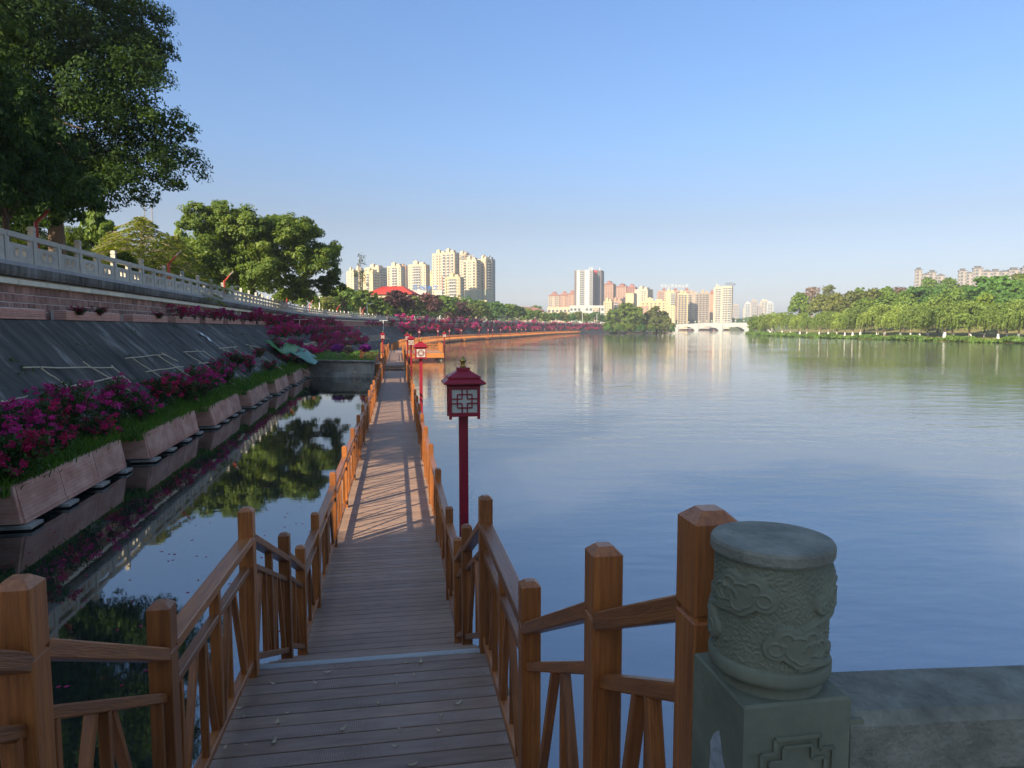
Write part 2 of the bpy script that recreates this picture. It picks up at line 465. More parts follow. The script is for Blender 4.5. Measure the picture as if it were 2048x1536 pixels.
def water_mat():
    m, n, l, b = new_mat('lake_water')
    tc = n.new('ShaderNodeTexCoord')
    b.inputs['Subsurface Weight'].default_value = 1.0          # murky water: light spreads below the surface
    b.inputs['Subsurface Radius'].default_value = (1.0, 1.0, 1.0)
    b.inputs['Subsurface Scale'].default_value = 16.0
    b.inputs['Roughness'].default_value = .025
    b.inputs['IOR'].default_value = 3.5
    b.inputs['Specular IOR Level'].default_value = .5
    def noise(scale, det, st, rough=.55):
        mp = n.new('ShaderNodeMapping'); mp.inputs['Scale'].default_value = st; l.new(tc.outputs['Object'], mp.inputs[0])
        z = n.new('ShaderNodeTexNoise'); z.inputs['Scale'].default_value = scale; z.inputs['Detail'].default_value = det
        z.inputs['Roughness'].default_value = rough
        l.new(mp.outputs[0], z.inputs['Vector']); return z.outputs[0]
    small = noise(2.6, 3, (.8, 1.5, 1)); mid = noise(.45, 3, (.7, 1.6, 1)); gust = noise(.022, 2, (1, 1.6, 1))
    # how open the water is to the wind: calm behind the boardwalk and near its posts
    sx = n.new('ShaderNodeSeparateXYZ'); l.new(tc.outputs['Object'], sx.inputs[0])
    sh = n.new('ShaderNodeMath'); sh.operation = 'MULTIPLY_ADD'; sh.inputs[1].default_value = .167
    l.new(sx.outputs[1], sh.inputs[0]); l.new(sx.outputs[0], sh.inputs[2])           # x + .167 y : distance right of the boardwalk
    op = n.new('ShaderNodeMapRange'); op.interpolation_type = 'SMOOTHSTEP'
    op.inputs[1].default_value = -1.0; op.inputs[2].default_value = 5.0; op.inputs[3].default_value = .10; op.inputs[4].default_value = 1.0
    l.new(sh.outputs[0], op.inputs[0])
    # pale silty lake; algae, depth and deep shade are put into the channel's colour
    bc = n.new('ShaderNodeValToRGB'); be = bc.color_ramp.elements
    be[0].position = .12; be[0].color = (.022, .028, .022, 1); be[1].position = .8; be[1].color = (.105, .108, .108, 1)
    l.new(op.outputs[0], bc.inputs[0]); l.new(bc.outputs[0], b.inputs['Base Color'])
    gr = n.new('ShaderNodeMapRange'); gr.inputs[1].default_value = .38; gr.inputs[2].default_value = .62; gr.inputs[3].default_value = .45; gr.inputs[4].default_value = 1.25
    l.new(gust, gr.inputs[0])
    am = n.new('ShaderNodeMath'); am.operation = 'MULTIPLY'; l.new(op.outputs[0], am.inputs[0]); l.new(gr.outputs[0], am.inputs[1])
    su = n.new('ShaderNodeMath'); su.operation = 'MULTIPLY_ADD'; su.inputs[1].default_value = .22; l.new(small, su.inputs[0]); l.new(mid, su.inputs[2])
    hm = n.new('ShaderNodeMath'); hm.operation = 'MULTIPLY'; l.new(su.outputs[0], hm.inputs[0]); l.new(am.outputs[0], hm.inputs[1])
    bp = n.new('ShaderNodeBump'); bp.inputs['Strength'].default_value = 1.0; bp.inputs['Distance'].default_value = .036
    l.new(hm.outputs[0], bp.inputs['Height']); l.new(bp.outputs[0], b.inputs['Normal'])
    return m


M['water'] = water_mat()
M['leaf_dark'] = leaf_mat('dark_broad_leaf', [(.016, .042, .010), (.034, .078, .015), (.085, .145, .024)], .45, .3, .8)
M['leaf_banyan'] = leaf_mat('banyan_leaf', [(.065, .115, .018), (.135, .21, .028), (.25, .30, .045)], .45, .3)
M['leaf_mid'] = leaf_mat('mid_green_leaf', [(.065, .12, .02), (.13, .22, .03), (.24, .31, .045)], .45, .25)
M['leaf_blue'] = leaf_mat('deep_green_leaf', [(.05, .125, .026), (.10, .215, .042), (.175, .31, .055)], .45, .2)
M['leaf_bright'] = leaf_mat('yellow_green_leaf', [(.07, .12, .015), (.13, .20, .02), (.20, .26, .03)], .4, .3)
M['leaf_olive'] = leaf_mat('olive_leaf', [(.09, .115, .03), (.16, .19, .04), (.25, .25, .065)], .42, .25)
M['leaf_purple'] = leaf_mat('purple_leaf', [(.05, .02, .022), (.105, .042, .04), (.16, .085, .06)], .3, .3, tcol=(1.3, .6, .5))
M['leaf_willow'] = leaf_mat('willow_leaf', [(.17, .25, .045), (.27, .36, .065), (.36, .42, .10)], .42, .25)
M['leaf_willow_dark'] = leaf_mat('willow_leaf_dark', [(.10, .17, .035), (.18, .26, .05), (.26, .33, .075)], .42, .25)
M['leaf_cedar'] = leaf_mat('cedar_needle', [(.11, .15, .025), (.19, .235, .035), (.27, .30, .055)], .45, .25)
M['leaf_pinkish'] = leaf_mat('pale_blossom', [(.16, .12, .08), (.24, .17, .13), (.30, .22, .18)], .3, .3)
M['bract'] = leaf_mat('magenta_bract', [(.42, .012, .11), (.66, .03, .26), (.80, .09, .46)], .4, .9, tcol=(1.15, .9, 1.0))
M['bract_red'] = leaf_mat('crimson_bract', [(.40, .008, .06), (.60, .02, .13), (.74, .06, .26)], .4, .9, tcol=(1.15, .9, .9))
M['bract_purple'] = leaf_mat('purple_bract', [(.14, .008, .12), (.24, .02, .22), (.34, .06, .34)], .35, .9, tcol=(1.1, .9, 1.2))
M['boug_leaf'] = leaf_mat('bougainvillea_leaf', [(.022, .05, .012), (.045, .095, .018), (.085, .15, .028)], .35, .8)
M['grass'] = leaf_mat('grass_blade', [(.05, .13, .015), (.10, .22, .026), (.17, .30, .04)], .45, .6)
M['reed'] = leaf_mat('shore_plant', [(.06, .13, .02), (.11, .20, .03), (.17, .25, .04)], .35, .1)

# ------------------------------------------------------------------ foliage tools
def rng_of(seed): return np.random.default_rng(seed)


def unit(v): return v / np.maximum(np.linalg.norm(v, axis=1, keepdims=True), 1e-9)


def leaf_geo(P, N, L, W, rng, axis=None):
    """one diamond per point: N is the facing, L and W half sizes"""
    n = len(P)
    N = unit(N)
    A = rng.normal(size=(n, 3)) if axis is None else axis
    A = unit(A - N * np.sum(A * N, 1, keepdims=True))
    B = np.cross(N, A)
    L = np.broadcast_to(np.asarray(L, float), (n,))[:, None] * rng.uniform(.7, 1.3, (n, 1))
    W = np.broadcast_to(np.asarray(W, float), (n,))[:, None] * rng.uniform(.7, 1.3, (n, 1))
    V = np.stack([P - A * L, P + B * W - A * L * .1, P + A * L, P - B * W - A * L * .1], 1).reshape(-1, 3)
    F = np.arange(4 * n).reshape(n, 4)
    return V, F


def crown_points(blobs, n, rng, tufts=26, tuft_r=.30, droop=0.0, fill=.14):
    """leaf points in tufts over the blobs' shells; returns points and facings"""
    blobs = np.asarray(blobs, float)
    w = (blobs[:, 3] * blobs[:, 4] + blobs[:, 3] * blobs[:, 5]); w /= w.sum()
    Ps, Ns = [], []
    for b, q in zip(blobs, w):
        k = max(8, int(n * q)); c, r = b[:3], b[3:6]
        nt = max(6, int(tufts * (.6 + .8 * rng.random())))
        d = unit(rng.normal(size=(nt, 3)))
        low = d[:, 2] < -.35
        d[low & (rng.random(nt) < .6), 2] *= -1
        tc = d * rng.uniform(.68, 1.06, (nt, 1))
        tr = tuft_r * rng.uniform(.6, 1.35, nt)
        kf = int(k * fill); kt = k - kf
        i = rng.integers(0, nt, kt)
        g = rng.normal(size=(kt, 3)); g = unit(g) * (rng.random((kt, 1)) ** .45)
        p = tc[i] + g * tr[i][:, None] * np.array([1, 1, .72])
        nn = d[i] * .7 + g * .8 + np.array([0, 0, .35]) + rng.normal(size=(kt, 3)) * .45
        pf = unit(rng.normal(size=(kf, 3))) * (rng.random((kf, 1)) ** .5) * .72
        p = np.concatenate([p, pf]); nn = np.concatenate([nn, rng.normal(size=(kf, 3))])
        p = c + p * r
        Ps.append(p); Ns.append(nn)
    return np.concatenate(Ps), np.concatenate(Ns)


def leaf_mesh(name, P, N, L, W, rng, mat, axis=None):
    V, F = leaf_geo(P, N, L, W, rng, axis)
    return np_mesh(name, V, F, [mat])


def trunk_mb(h, r, lean=(0, 0), limbs=(), rng=None, n=8, flare=1.5):
    mb = MB()
    k = 6; pts = []; rs = []
    for i in range(k + 1):
        t = i / k
        pts.append((lean[0] * t * t + math.sin(t * 5) * r * .25, lean[1] * t * t + math.cos(t * 4) * r * .2, h * t))
        rs.append(r * (flare if i == 0 else (1.12 if i == 1 else 1.0)) * (1 - .45 * t))
    mb.tube(pts, rs, n)
    for end, start, rr in limbs:
        s = Vector(pts[-1]) * start + Vector(pts[0]) * (1 - start); s.z = h * start
        e = Vector(end); mid = s.lerp(e, .5) + Vector((0, 0, (e - s).length * .08))
        mb.tube([s, s.lerp(mid, .5) + Vector((0, 0, .02 * h)), mid, e], [rr, rr * .8, rr * .6, rr * .25], 6)
    return mb


def blob_tree(name, label, cat, loc, blobs, n, leaf, mat, bark, trunk_h, trunk_r, seed, group=None, lean=(0, 0), aspect=.55, tufts=26, tuft_r=.30, limbs=None, fill=.14):
    """a tree in its own space (z = 0 at the foot); blobs are (x,y,z,rx,ry,rz)"""
    rng = rng_of(seed)
    t = thing(name, label, cat, loc, 0, group)
    P, N = crown_points(blobs, n, rng, tufts, tuft_r, fill=fill)
    inst('crown', leaf_mesh('crown', P, N, leaf, leaf * aspect, rng, mat), t, WM[t.name])
    if limbs is None:
        limbs = [((b[0], b[1], b[2] - .15 * b[5]), rng.uniform(.65, .98), trunk_r * .5) for b in blobs]
    inst('trunk', trunk_mb(trunk_h, trunk_r, lean, limbs, rng).mesh('trunk', bark, True), t, WM[t.name])
    return t


def dome(rng, n, R_, z0, h, rb, flat=.8):
    """n blobs spread over a dome of radius R_ from z0 up to z0+h"""
    out = []
    for i in range(n):
        a = 2.399963 * i + rng.uniform(-.3, .3); q = math.sqrt((i + .5) / n)
        rr = R_ * q * .78
        z = z0 + h * (1 - .75 * q * q) * rng.uniform(.62, .84)
        s = rb * rng.uniform(.8, 1.2)
        out.append((rr * math.cos(a), rr * math.sin(a), z, s, s, s * flat))
    return out


# ------------------------------------------------------------------ the left bank's line
_ky = np.array([-60, -20, 0, 20, 40, 60, 99, 140, 180, 223, 280, 334, 430, 534, 640, 780.])
_kx = np.array([.6, -7.4, -11.4, -15.4, -19.4, -23.4, -31, -35.3, -34.0, -27.8, -17.5, -5, 28, 69, 118, 185.])
_gy = np.arange(-60, 780.1, 1.0); _gx = np.interp(_gy, _ky, _kx)
_pad = np.concatenate([_gx[0] - .2 * -np.arange(14, 0, -1) * 1.0 * 1, _gx, _gx[-1] + .48 * np.arange(1, 15)])
_gx = np.convolve(_pad, np.ones(29) / 29, 'valid')


def WX(y): return float(np.interp(y, _gy, _gx))
def WS(y): return (WX(y + .5) - WX(y - .5))


def WP(y, n, z):
    s = WS(y); q = math.hypot(1, s)
    return Vector((WX(y) + n / q, y - n * s / q, z))


def woff(y): return float(np.interp(y, [-30, 13, 53, 80, 300], [4.2, 4.5, 6.2, 6.6, 7.0]))
def wang(y): return math.atan2(1.0, WS(y))          # heading along the wall (x axis turned onto the wall)


def WM_at(y, n, z):
    """matrix whose x runs along the wall (away from the camera), y points INTO the bank, z up"""
    p = WP(y, n, z); s = WS(y); q = math.hypot(1, s)
    t = Vector((s / q, 1 / q, 0)); inn = Vector((-1 / q, s / q, 0))
    return Matrix(((t.x, inn.x, 0, p.x), (t.y, inn.y, 0, p.y), (0, 0, 1, p.z), (0, 0, 0, 1)))


BANK = 5.80


def sweep(name, ys, prof, mat, kind=None, parent=None, closed=True):
    """prof: list of (n, z) or function of y giving such a list"""
    V = []; F = []
    for y in ys:
        pr = prof(y) if callable(prof) else prof
        V += [WP(y, n, z) for n, z in pr]
    k = len(pr)
    for i in range(len(ys) - 1):
        for j in range(k if closed else k - 1):
            q = (j + 1) % k
            F.append((i * k + j, i * k + q, (i + 1) * k + q, (i + 1) * k + j))
    me = np_mesh(name, [tuple(v) for v in V], F, [mat])
    o = bpy.data.objects.new(name, me)
    put(o, parent, WM[parent.name] if parent else None)
    if parent: o.data.transform(WM[parent.name].inverted())
    if kind: o['kind'] = kind
    return o


# ------------------------------------------------------------------ water and ground
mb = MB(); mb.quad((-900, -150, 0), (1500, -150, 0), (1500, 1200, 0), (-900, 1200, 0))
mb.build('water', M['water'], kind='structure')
mb = MB(); mb.quad((-2950, -280, -3.0), (2950, -280, -3.0), (2950, 2950, -3.0), (-2950, 2950, -3.0))
mb.build('ground', M['ground'], kind='structure')

ysg = list(np.arange(-60, 781, 4.0))
V = []; F = []
for y in ysg: V += [tuple(WP(y, -.5, BANK - .004)), (-900, y, BANK - .004)]
for i in range(len(ysg) - 1): F.append((2 * i, 2 * i + 2, 2 * i + 3, 2 * i + 1))
bo = bpy.data.objects.new('bank_ground', np_mesh('bank_ground', V, F, [M['ground']])); put(bo); bo['kind'] = 'structure'
# a lighter promenade strip just behind the balustrade
sweep('promenade_path', list(np.arange(-60, 700, 4.0)), [(-.5, BANK), (-4.2, BANK)], M['paving'], 'structure', closed=False)
mb = MB()
mb.box(-2500, 182, 780, 2900, -2.9, 4.0); mb.box(300, 2500, 780, 2900, -2.9, 4.0); mb.box(182, 300, 985, 2900, -2.9, 4.0)
mb.build('city_ground', M['ground'], kind='structure')

# concrete slope under the wall
ys1 = list(np.arange(-30, 180, 1.25)) + list(np.arange(180, 700, 6.0))
rr = rng_of(5)


def slope_prof(y):
    o = woff(y)
    pr = [(o + .5, -1.0), (o - .95, .55)]
    for k in range(1, 8):
        t = k / 8
        pr.append(((o - .95) * (1 - t) + .42 * t + rr.normal() * .02, .55 * (1 - t) + 4.10 * t + rr.normal() * .02))
    return pr + [(.42, 4.10), (-.3, 4.10)]


sweep('concrete_slope', ys1, slope_prof, M['slope'], 'structure', closed=False)


def slope_z(x, y):
    """height of the concrete slope under (x, y)"""
    s = WS(y); n = (x - WX(y)) / math.sqrt(1 + s * s) * 1.0 * (1 + s * s) ** .5 / math.sqrt(1 + s * s)
    o = woff(y); t = ((o - .95) - n) / ((o - .95) - .42)
    return .55 + (4.10 - .55) * max(0, min(1, t))


def on_slope(px, py, lift=.12):
    d = sight(px, py); p = Vector((0, 0, EYE)); t = 6.0
    while t < 150:
        q = p + d * t
        if q.z < slope_z(q.x, q.y) + lift: return q
        t += .03
    return p + d * 40


# ------------------------------------------------------------------ the retaining wall with its stone blocks
wall = thing('retaining_wall', 'dark red stone block retaining wall under the grey balustrade along the left bank', 'wall', WP(20, 0, 4.1))
yw = list(np.arange(-30, 140, 1.5)) + list(np.arange(140, 702, 6.0))
sweep('core', yw, [(-.10, 3.9), (-.10, 5.46), (-.7, 5.46), (-.7, 3.9)], M['mortar'], parent=wall)
sweep('cornice', yw, lambda y: [(.16, 5.47), (.20, 5.60 + .01 * math.sin(y * 3)), (.20, 5.79), (-.75, 5.79), (-.75, 5.47)], M['cornice'], parent=wall)
y = -6.0
k = 0
while y < 118:                                   # cream strip, slab by slab
    L = 1.9
    Mx = WM_at(y, .10, 5.22)
    inst('cream_slab', _mesh_cache.setdefault('cream', MB().box(.006, 1.885, 0, .2, 0, .165).mesh('cream_slab', M['cream'])), wall, Mx)
    y += L / math.hypot(1, WS(y)); k += 1
sweep('cream_strip', list(np.arange(y, 700, 5.0)), [(.10, 5.22), (.10, 5.385), (-.1, 5.385), (-.1, 5.22)], M['cream'], parent=wall)
# stone blocks in four courses; the nearest 300 that can be seen are single objects, the others one mesh
bl = []
rb = random.Random(3)
for row in range(4):
    y = 14.5 + rb.random() * .4
    while y < 125:
        w = rb.choice([.27, .33, .4, .52, .66, .8]) * rb.uniform(.9, 1.1)
        bl.append((y, row, w)); y += (w + .034) / math.hypot(1, WS(y))
bl.sort(key=lambda b: b[0])
blk = []
for w in (.27, .33, .4, .52, .66, .8):
    for v in range(2):
        m_ = MB(); h = .255; e = .012
        m_.add([(0, 0, 0), (w, 0, 0), (w, 0, h), (0, 0, h), (e + .01 * v, -.026, e), (w - e, -.028 - .006 * v, e), (w - e - .008 * v, -.026, h - e), (e, -.031, h - e - .01 * v)],
               [(4, 5, 6, 7), (0, 1, 5, 4), (1, 2, 6, 5), (2, 3, 7, 6), (3, 0, 4, 7)])
        blk.append((w, m_.mesh('stone_block', M['block'])))
rest = MB()
for i, (y, row, w) in enumerate(bl):
    Mx = WM_at(y, -.10, 4.105 + row * .278)
    if i < 280:
        me = min(blk, key=lambda q: abs(q[0] - w) + rb.random() * .01)
        inst('stone_block', me[1], wall, Mx @ Matrix.Diagonal((w / me[0], 1, 1, 1)))
    else:
        rest.open_box(0, w, 0, -.06, 0, .255, 0, Mx)
rest.build('stone_blocks', M['block'], wall, kind='stuff')
sweep('stone_face', list(np.arange(126, 702, 6.0)), [(-.05, 4.1), (-.05, 5.2)], M['block'], parent=wall, closed=False)

# ------------------------------------------------------------------ balustrade on the wall
bal = thing('stone_balustrade', 'long grey stone balustrade with pierced panels along the top of the left bank', 'balustrade', WP(20, -.12, BANK))
sweep('kerb', yw, [(.12, 5.79), (.12, 5.93), (-.42, 5.93), (-.42, 5.79)], M['bal_blue'], parent=bal)


def panel_mb(simple=False):
    p = MB(); L = 1.67; a, b = -.05, .05
    p.box(0, L, a - .01, b + .01, 0, .10)
    hx = [(.50, .72), (.95, 1.17)]; z0, z1 = .24, .46
    p.box(0, .50, a, b, .10, .62); p.box(.72, .95, a, b, .10, .62); p.box(1.17, L, a, b, .10, .62)
    for x0, x1 in hx:
        p.box(x0, x1, a, b, .10, z0); p.box(x0, x1, a, b, z1, .62)
    p.box(0, .16, a, b, .62, .80); p.box(L - .16, L, a, b, .62, .80)
    p.box(0, L, a - .035, b + .035, .80, .97)
    if not simple:
        c = [(.36, .35), (.47, .18), (1.20, .18), (1.31, .35), (1.20, .52), (.47, .52)]
        for i in range(6):
            q = c[i]; r_ = c[(i + 1) % 6]
            p.beam((q[0], a - .004, q[1]), (r_[0], a - .004, r_[1]), .02, .022, 0, (0, 1, 0))
    return p


pm = panel_mb().mesh('panel', M['bal']); 
post_t = MB().box(-.09, .09, -.09, .09, 0, 1.13).frustum(0, 0, 1.13, 1.16, .07, .07, .07, .07).box(-.095, .095, -.095, .095, 1.16, 1.27).frustum(0, 0, 1.27, 1.31, .095, .095, .06, .06).mesh('post', M['bal'])
post_s = MB().box(-.07, .07, -.075, .075, 0, .96).mesh('post', M['bal'])
far = MB(); y = 12.6; k = 0
while y < 690:
    Mx = WM_at(y, -.12, 5.93)
    if k < 125:
        inst('post', post_t if k % 2 == 0 else post_s, bal, Mx)
        inst('panel', pm, bal, Mx @ T(.09, 0, 0))
    else:
        far.box(-.09, .09, -.09, .09, 0, 1.28 if k % 2 == 0 else .96, 0, Mx)
        far.box(.09, 1.76, -.05, .05, 0, .24, 0, Mx); far.box(.09, 1.76, -.05, .05, .46, .62, 0, Mx); far.box(.09, 1.76, -.085, .085, .80, .97, 0, Mx)
        for x0, x1 in ((.09, .59), (.81, 1.04), (1.26, 1.76)): far.box(x0, x1, -.05, .05, .24, .46, 0, Mx)
    y += 1.85 / math.hypot(1, WS(y)); k += 1
far.build('far_panels', M['bal'], bal, kind='stuff')
# nearer, beside and behind the camera
near = MB(); y = 12.6; k = 1
while y > -30:
    y -= 1.85 / math.hypot(1, WS(y))
    Mx = WM_at(y, -.12, 5.93)
    near.box(-.09, .09, -.09, .09, 0, 1.28 if k % 2 == 0 else .96, 0, Mx)
    near.box(.09, 1.76, -.05, .05, 0, .24, 0, Mx); near.box(.09, 1.76, -.05, .05, .46, .62, 0, Mx); near.box(.09, 1.76, -.085, .085, .80, .97, 0, Mx)
    for x0, x1 in ((.09, .59), (.81, 1.04), (1.26, 1.76)): near.box(x0, x1, -.05, .05, .24, .46, 0, Mx)
    k += 1
near.build('side_panels', M['bal'], bal, kind='stuff')

# ------------------------------------------------------------------ planters: upper row on the slope's head, lower row in the water
course = MB()
for i in range(4):
    for j in range(6):
        x0 = 5.3 / 6 * j + (.0 if i % 2 == 0 else 0)
        course.box(x0 + .006, x0 + 5.3 / 6 - .006, 0, .44, .075 * i + .012, .075 * i + .066)
row_mesh = []
for i in range(5):
    m_ = MB()
    for j in range(5):
        x0 = 1.06 * j
        m_.box(x0 + .007, x0 + 1.053, 0, .40, 0, .046)
    row_mesh.append(m_.mesh('brick_course', M['brick']))
core_mesh = MB().box(.02, 5.28, .02, .5, 0, .33).box(.14, 5.16, .15, .42, .33, .345).mesh('core', M['mortar'])
up_names = ['leftmost', 'second', 'third', 'fourth', 'fifth', 'sixth', 'seventh', 'eighth']
k = 0; y = 17.6
while y < 66:
    Mx = WM_at(y, .46, 4.115)
    t = thing('planter_box', 'shallow pink brick planter at the foot of the block wall, %s from the left' % (up_names + ORD[8:])[k], 'planter', Mx.translation, 0, 'upper planters along the block wall')
    inst('core', core_mesh, t, Mx)
    for i in range(5): inst('brick_course', row_mesh[i], t, Mx @ T(0, -.012, .004 + .066 * i))
    y += 6.85 / math.hypot(1, WS(y)); k += 1

lower = []
k = 0; y = 5.45
while y < 51.5:
    L = 5.45; q = math.hypot(1, WS(y)); ny = 6.62 / q
    if y + L / q > 52.6: L = (52.6 - y) * q
    Mx = WM_at(y, woff(y + 2.5) + .0, 0.0)
    lab = 'pink tiled planter trough at the water edge, ' + ('cut off by the left frame edge' if k == 0 else ORD[k - 1] + ' whole one from the left')
    t = thing('planter_trough', lab, 'planter', Mx.translation, 0, 'tiled planter troughs along the water')
    n_p = 3; pw = L / n_p
    for j in range(n_p):
        key = ('panel', round(pw, 2))
        if key not in _mesh_cache:
            m_ = MB()
            g = .014; D = .12; lean = .13
            m_.add([(g, 0, .20), (pw - g, 0, .20), (pw - g, lean, .84), (g, lean, .84), (g, D, .20), (pw - g, D, .20), (pw - g, D + lean, .84), (g, D + lean, .84)],
                   [(0, 1, 2, 3), (5, 4, 7, 6), (1, 5, 6, 2), (4, 0, 3, 7), (3, 2, 6, 7), (4, 5, 1, 0)])
            m_.box(g * .6, pw - g * .6, -.02, D * .6, .11, .20)
            _mesh_cache[key] = m_.mesh('front_panel', M['panel'])
        inst('front_panel', _mesh_cache[key], t, Mx @ T(pw * j, 0, 0))
    if 'endp' not in _mesh_cache:
        _mesh_cache['endp'] = MB().add([(0, .02, .13), (0, 1.35, .13), (0, 1.35, .84), (0, .135, .84), (.1, .02, .13), (.1, 1.35, .13), (.1, 1.35, .84), (.1, .135, .84)],
                                       [(0, 1, 2, 3), (4, 7, 6, 5), (0, 3, 7, 4), (3, 2, 6, 7), (0, 4, 5, 1)]).mesh('end_panel', M['panel'])
        _mesh_cache['foot'] = MB().box(0, .5, -.17, .5, 0, .06).mesh('foot_slab', M['concrete'])
    inst('end_panel', _mesh_cache['endp'], t, Mx @ T(-.10, 0, 0)); inst('end_panel', _mesh_cache['endp'], t, Mx @ T(L, 0, 0))
    for j in range(n_p + 1):
        inst('foot_slab', _mesh_cache['foot'], t, Mx @ T(min(L - .5, max(-.15, pw * j - .3)), 0, .035))
    MB().box(0.02, L - .02, .16, 1.4, .24, .72, 0, Mx).build('soil', M['soil'], t)
    MB().box(0.0, L, .55, 1.5, -.6, .20, 0, Mx).build('plinth', M['concrete'], t)
    lower.append((y, L, Mx)); y += ny; k += 1

# grass blades growing in the troughs
rg = rng_of(11); P = []
for y, L, Mx in lower:
    n = int(1500 * (1.6 if y < 22 else 1.0))
    x = rg.uniform(-.6, L + .5, n); yy = rg.uniform(.12, 1.5, n)
    A = np.array(Mx.to_3x3()); b0 = np.array(Mx.translation)
    q = np.stack([x, yy, np.full(n, .70) + np.maximum(0, yy - 1.0) * .5], 1)
    P.append(q @ A.T + b0)
P = np.concatenate(P); n = len(P)
h = rg.uniform(.14, .42, n) * np.where(rg.random(n) < .12, 1.35, 1)
dx = rg.normal(size=(n, 2)) * .13; w = rg.uniform(.012, .022, n); a = rg.uniform(0, PI, n)
side = np.stack([np.cos(a) * w, np.sin(a) * w, np.zeros(n)], 1)
tip = P + np.concatenate([dx + np.array([.05, -.02]), h[:, None]], 1)
midp = P + np.concatenate([dx * .3, h[:, None] * .6], 1)
V = np.stack([P - side, P + side, midp + side * .8, midp - side * .8, tip], 1).reshape(-1, 3)
i5 = np.arange(n)[:, None] * 5
F = np.concatenate([i5 + np.array([0, 1, 2]), i5 + np.array([0, 2, 3]), i5 + np.array([3, 2, 4])])
g = bpy.data.objects.new('trough_grass', np_mesh('trough_grass', V, F, [M['grass']])); put(g)
tag(g, 'rough green grass growing in the pink troughs', 'grass', kind='stuff')

# ------------------------------------------------------------------ boardwalk frame: s runs along it, t to the right
BA = R(9.49)
BD = Vector((-math.sin(BA), math.cos(BA), 0)); BR = Vector((math.cos(BA), math.sin(BA), 0))
TL, TR = -.985, .595
Z_UP, Z_LOW, Z_FAR, Z_TER = 1.55, .53, .90, 2.35


def P(s, t, z): return BD * s + BR * t + Vector((0, 0, z))


def PM(s, t, z):
    """matrix: x along BR (across the walk), y along BD, z up"""
    p = P(s, t, z)
    return Matrix(((BR.x, BD.x, 0, p.x), (BR.y, BD.y, 0, p.y), (0, 0, 1, p.z), (0, 0, 0, 1)))


def top_z(s):
    """post top height along the main run"""
    if 1.21 < s < 1.25: return EYE - .350
    if s < 3.07: return EYE - (1.18 - .466 * (3.07 - s))
    if s < 4.67: return EYE - 1.165
    if s < 6.95: return EYE - (1.165 + (s - 4.67) / (6.95 - 4.67) * 1.005)
    return EYE - 2.17


# decking: every plank its own object as far as it can be told apart
def deck(name, s0, s1, t0, t1, z, single, under=.10, joists=True):
    root = bpy.data.objects.new(name, None); put(root, None, PM(s0, (t0 + t1) / 2, z)); root['kind'] = 'structure'
    pitch = .127; w = pitch - .010
    n = int(round((s1 - s0) / pitch)); L = t1 - t0
    far = MB(); rp = random.Random(int(s0 * 10))
    for i in range(n):
        c = s0 + pitch * (i + .5)
        a, b = P(c, t0, z - .0125), P(c, t1, z - .0125)
        if i < single:
            rid = (i % 2 == 1) if s0 < 5 else rp.random() < .25
            beam_obj('plank', a + Vector((0, 0, rp.uniform(-.0008, .0008))), b, w, .025, M['plank_ridged'] if rid else M['plank'], root, ch=.003)
        else: far.beam(a, b, w, .025)
    if far.v: far.build('planks', M['deck_far'], root, kind='stuff')
    if joists:
        j = MB()
        for t in (t0 + .06, (t0 + t1) / 2, t1 - .06): j.beam(P(s0, t, z - .105), P(s1, t, z - .105), .08, .15)
        j.build('joist', M['wood_far'], root)
        pl = MB(); s = s0 + .15
        while s < s1:
            for t in (t0 + .1, t1 - .1): pl.beam(P(s, t, -2.5), P(s, t, z - .03), .14, .14, 0, BR)
            s += 2.3
        pl.build('pile', M['concrete'], root)
    return root


T0, T1 = TL - .05, TR + .05
plat = deck('platform', 2.94, 4.66, T0 - .03, T1 + .03, Z_UP, 40)
no = MB().box(0, T1 - T0 + .06, 0, .055, -.03, .006, 0, PM(4.665, T0 - .03, Z_UP))
for k in range(4): no.box(0, T1 - T0 + .06, .006 + .013 * k, .012 + .013 * k, .006, .010, 0, PM(4.665, T0 - .03, Z_UP))
no.build('nosing', M['metal'], plat)
main = deck('boardwalk', 6.62, 53.6, T0, T1, Z_LOW, 190)


def flight(name, s0, s1, z0, z1, n):
    root = bpy.data.objects.new(name, None); put(root, None, PM(s0, (T0 + T1) / 2, min(z0, z1))); root['kind'] = 'structure'
    dz = (z1 - z0) / (n + 1); ds = (s1 - s0) / n
    for i in range(n):
        z = z0 + dz * (i + 1); s = s0 + ds * i
        for j in range(2):
            beam_obj('tread', P(s + ds * (.25 + .5 * j), T0, z - .0125), P(s + ds * (.25 + .5 * j), T1, z - .0125), ds / 2 - .005, .025, M['plank'], root, ch=.003)
        hi = s + ds if z1 > z0 else s
        beam_obj('riser', P(s + (ds - .012 if dz > 0 else .012), T0 + .01, z - .025 - abs(dz) / 2 + (dz if dz > 0 else dz * 0)), P(s + (ds - .012 if dz > 0 else .012), T1 - .01, z - .025 - abs(dz) / 2 + (dz if dz > 0 else 0)), .02, abs(dz) - .03, M['plank'], root, ch=.002)
    for t in (T0 + .02, T1 - .02):
        beam_obj('stringer', P(s0, t, z0 - .16), P(s1, t, z1 - .06), .05, .22, M['wood'], root)
    return root


flight('upper_steps', 1.32, 2.95, Z_TER, Z_UP, 4)
flight('lower_steps', 4.73, 6.62, Z_UP, Z_LOW, 5)
ter = bpy.data.objects.new('terrace', MB().box(-3.5, 7, -8, 1.30, -1, Z_TER, 0, PM(0, 0, 0)).mesh('terrace', M['paving'])); put(ter); ter['kind'] = 'structure'

# ------------------------------------------------------------------ railings
PW = .092


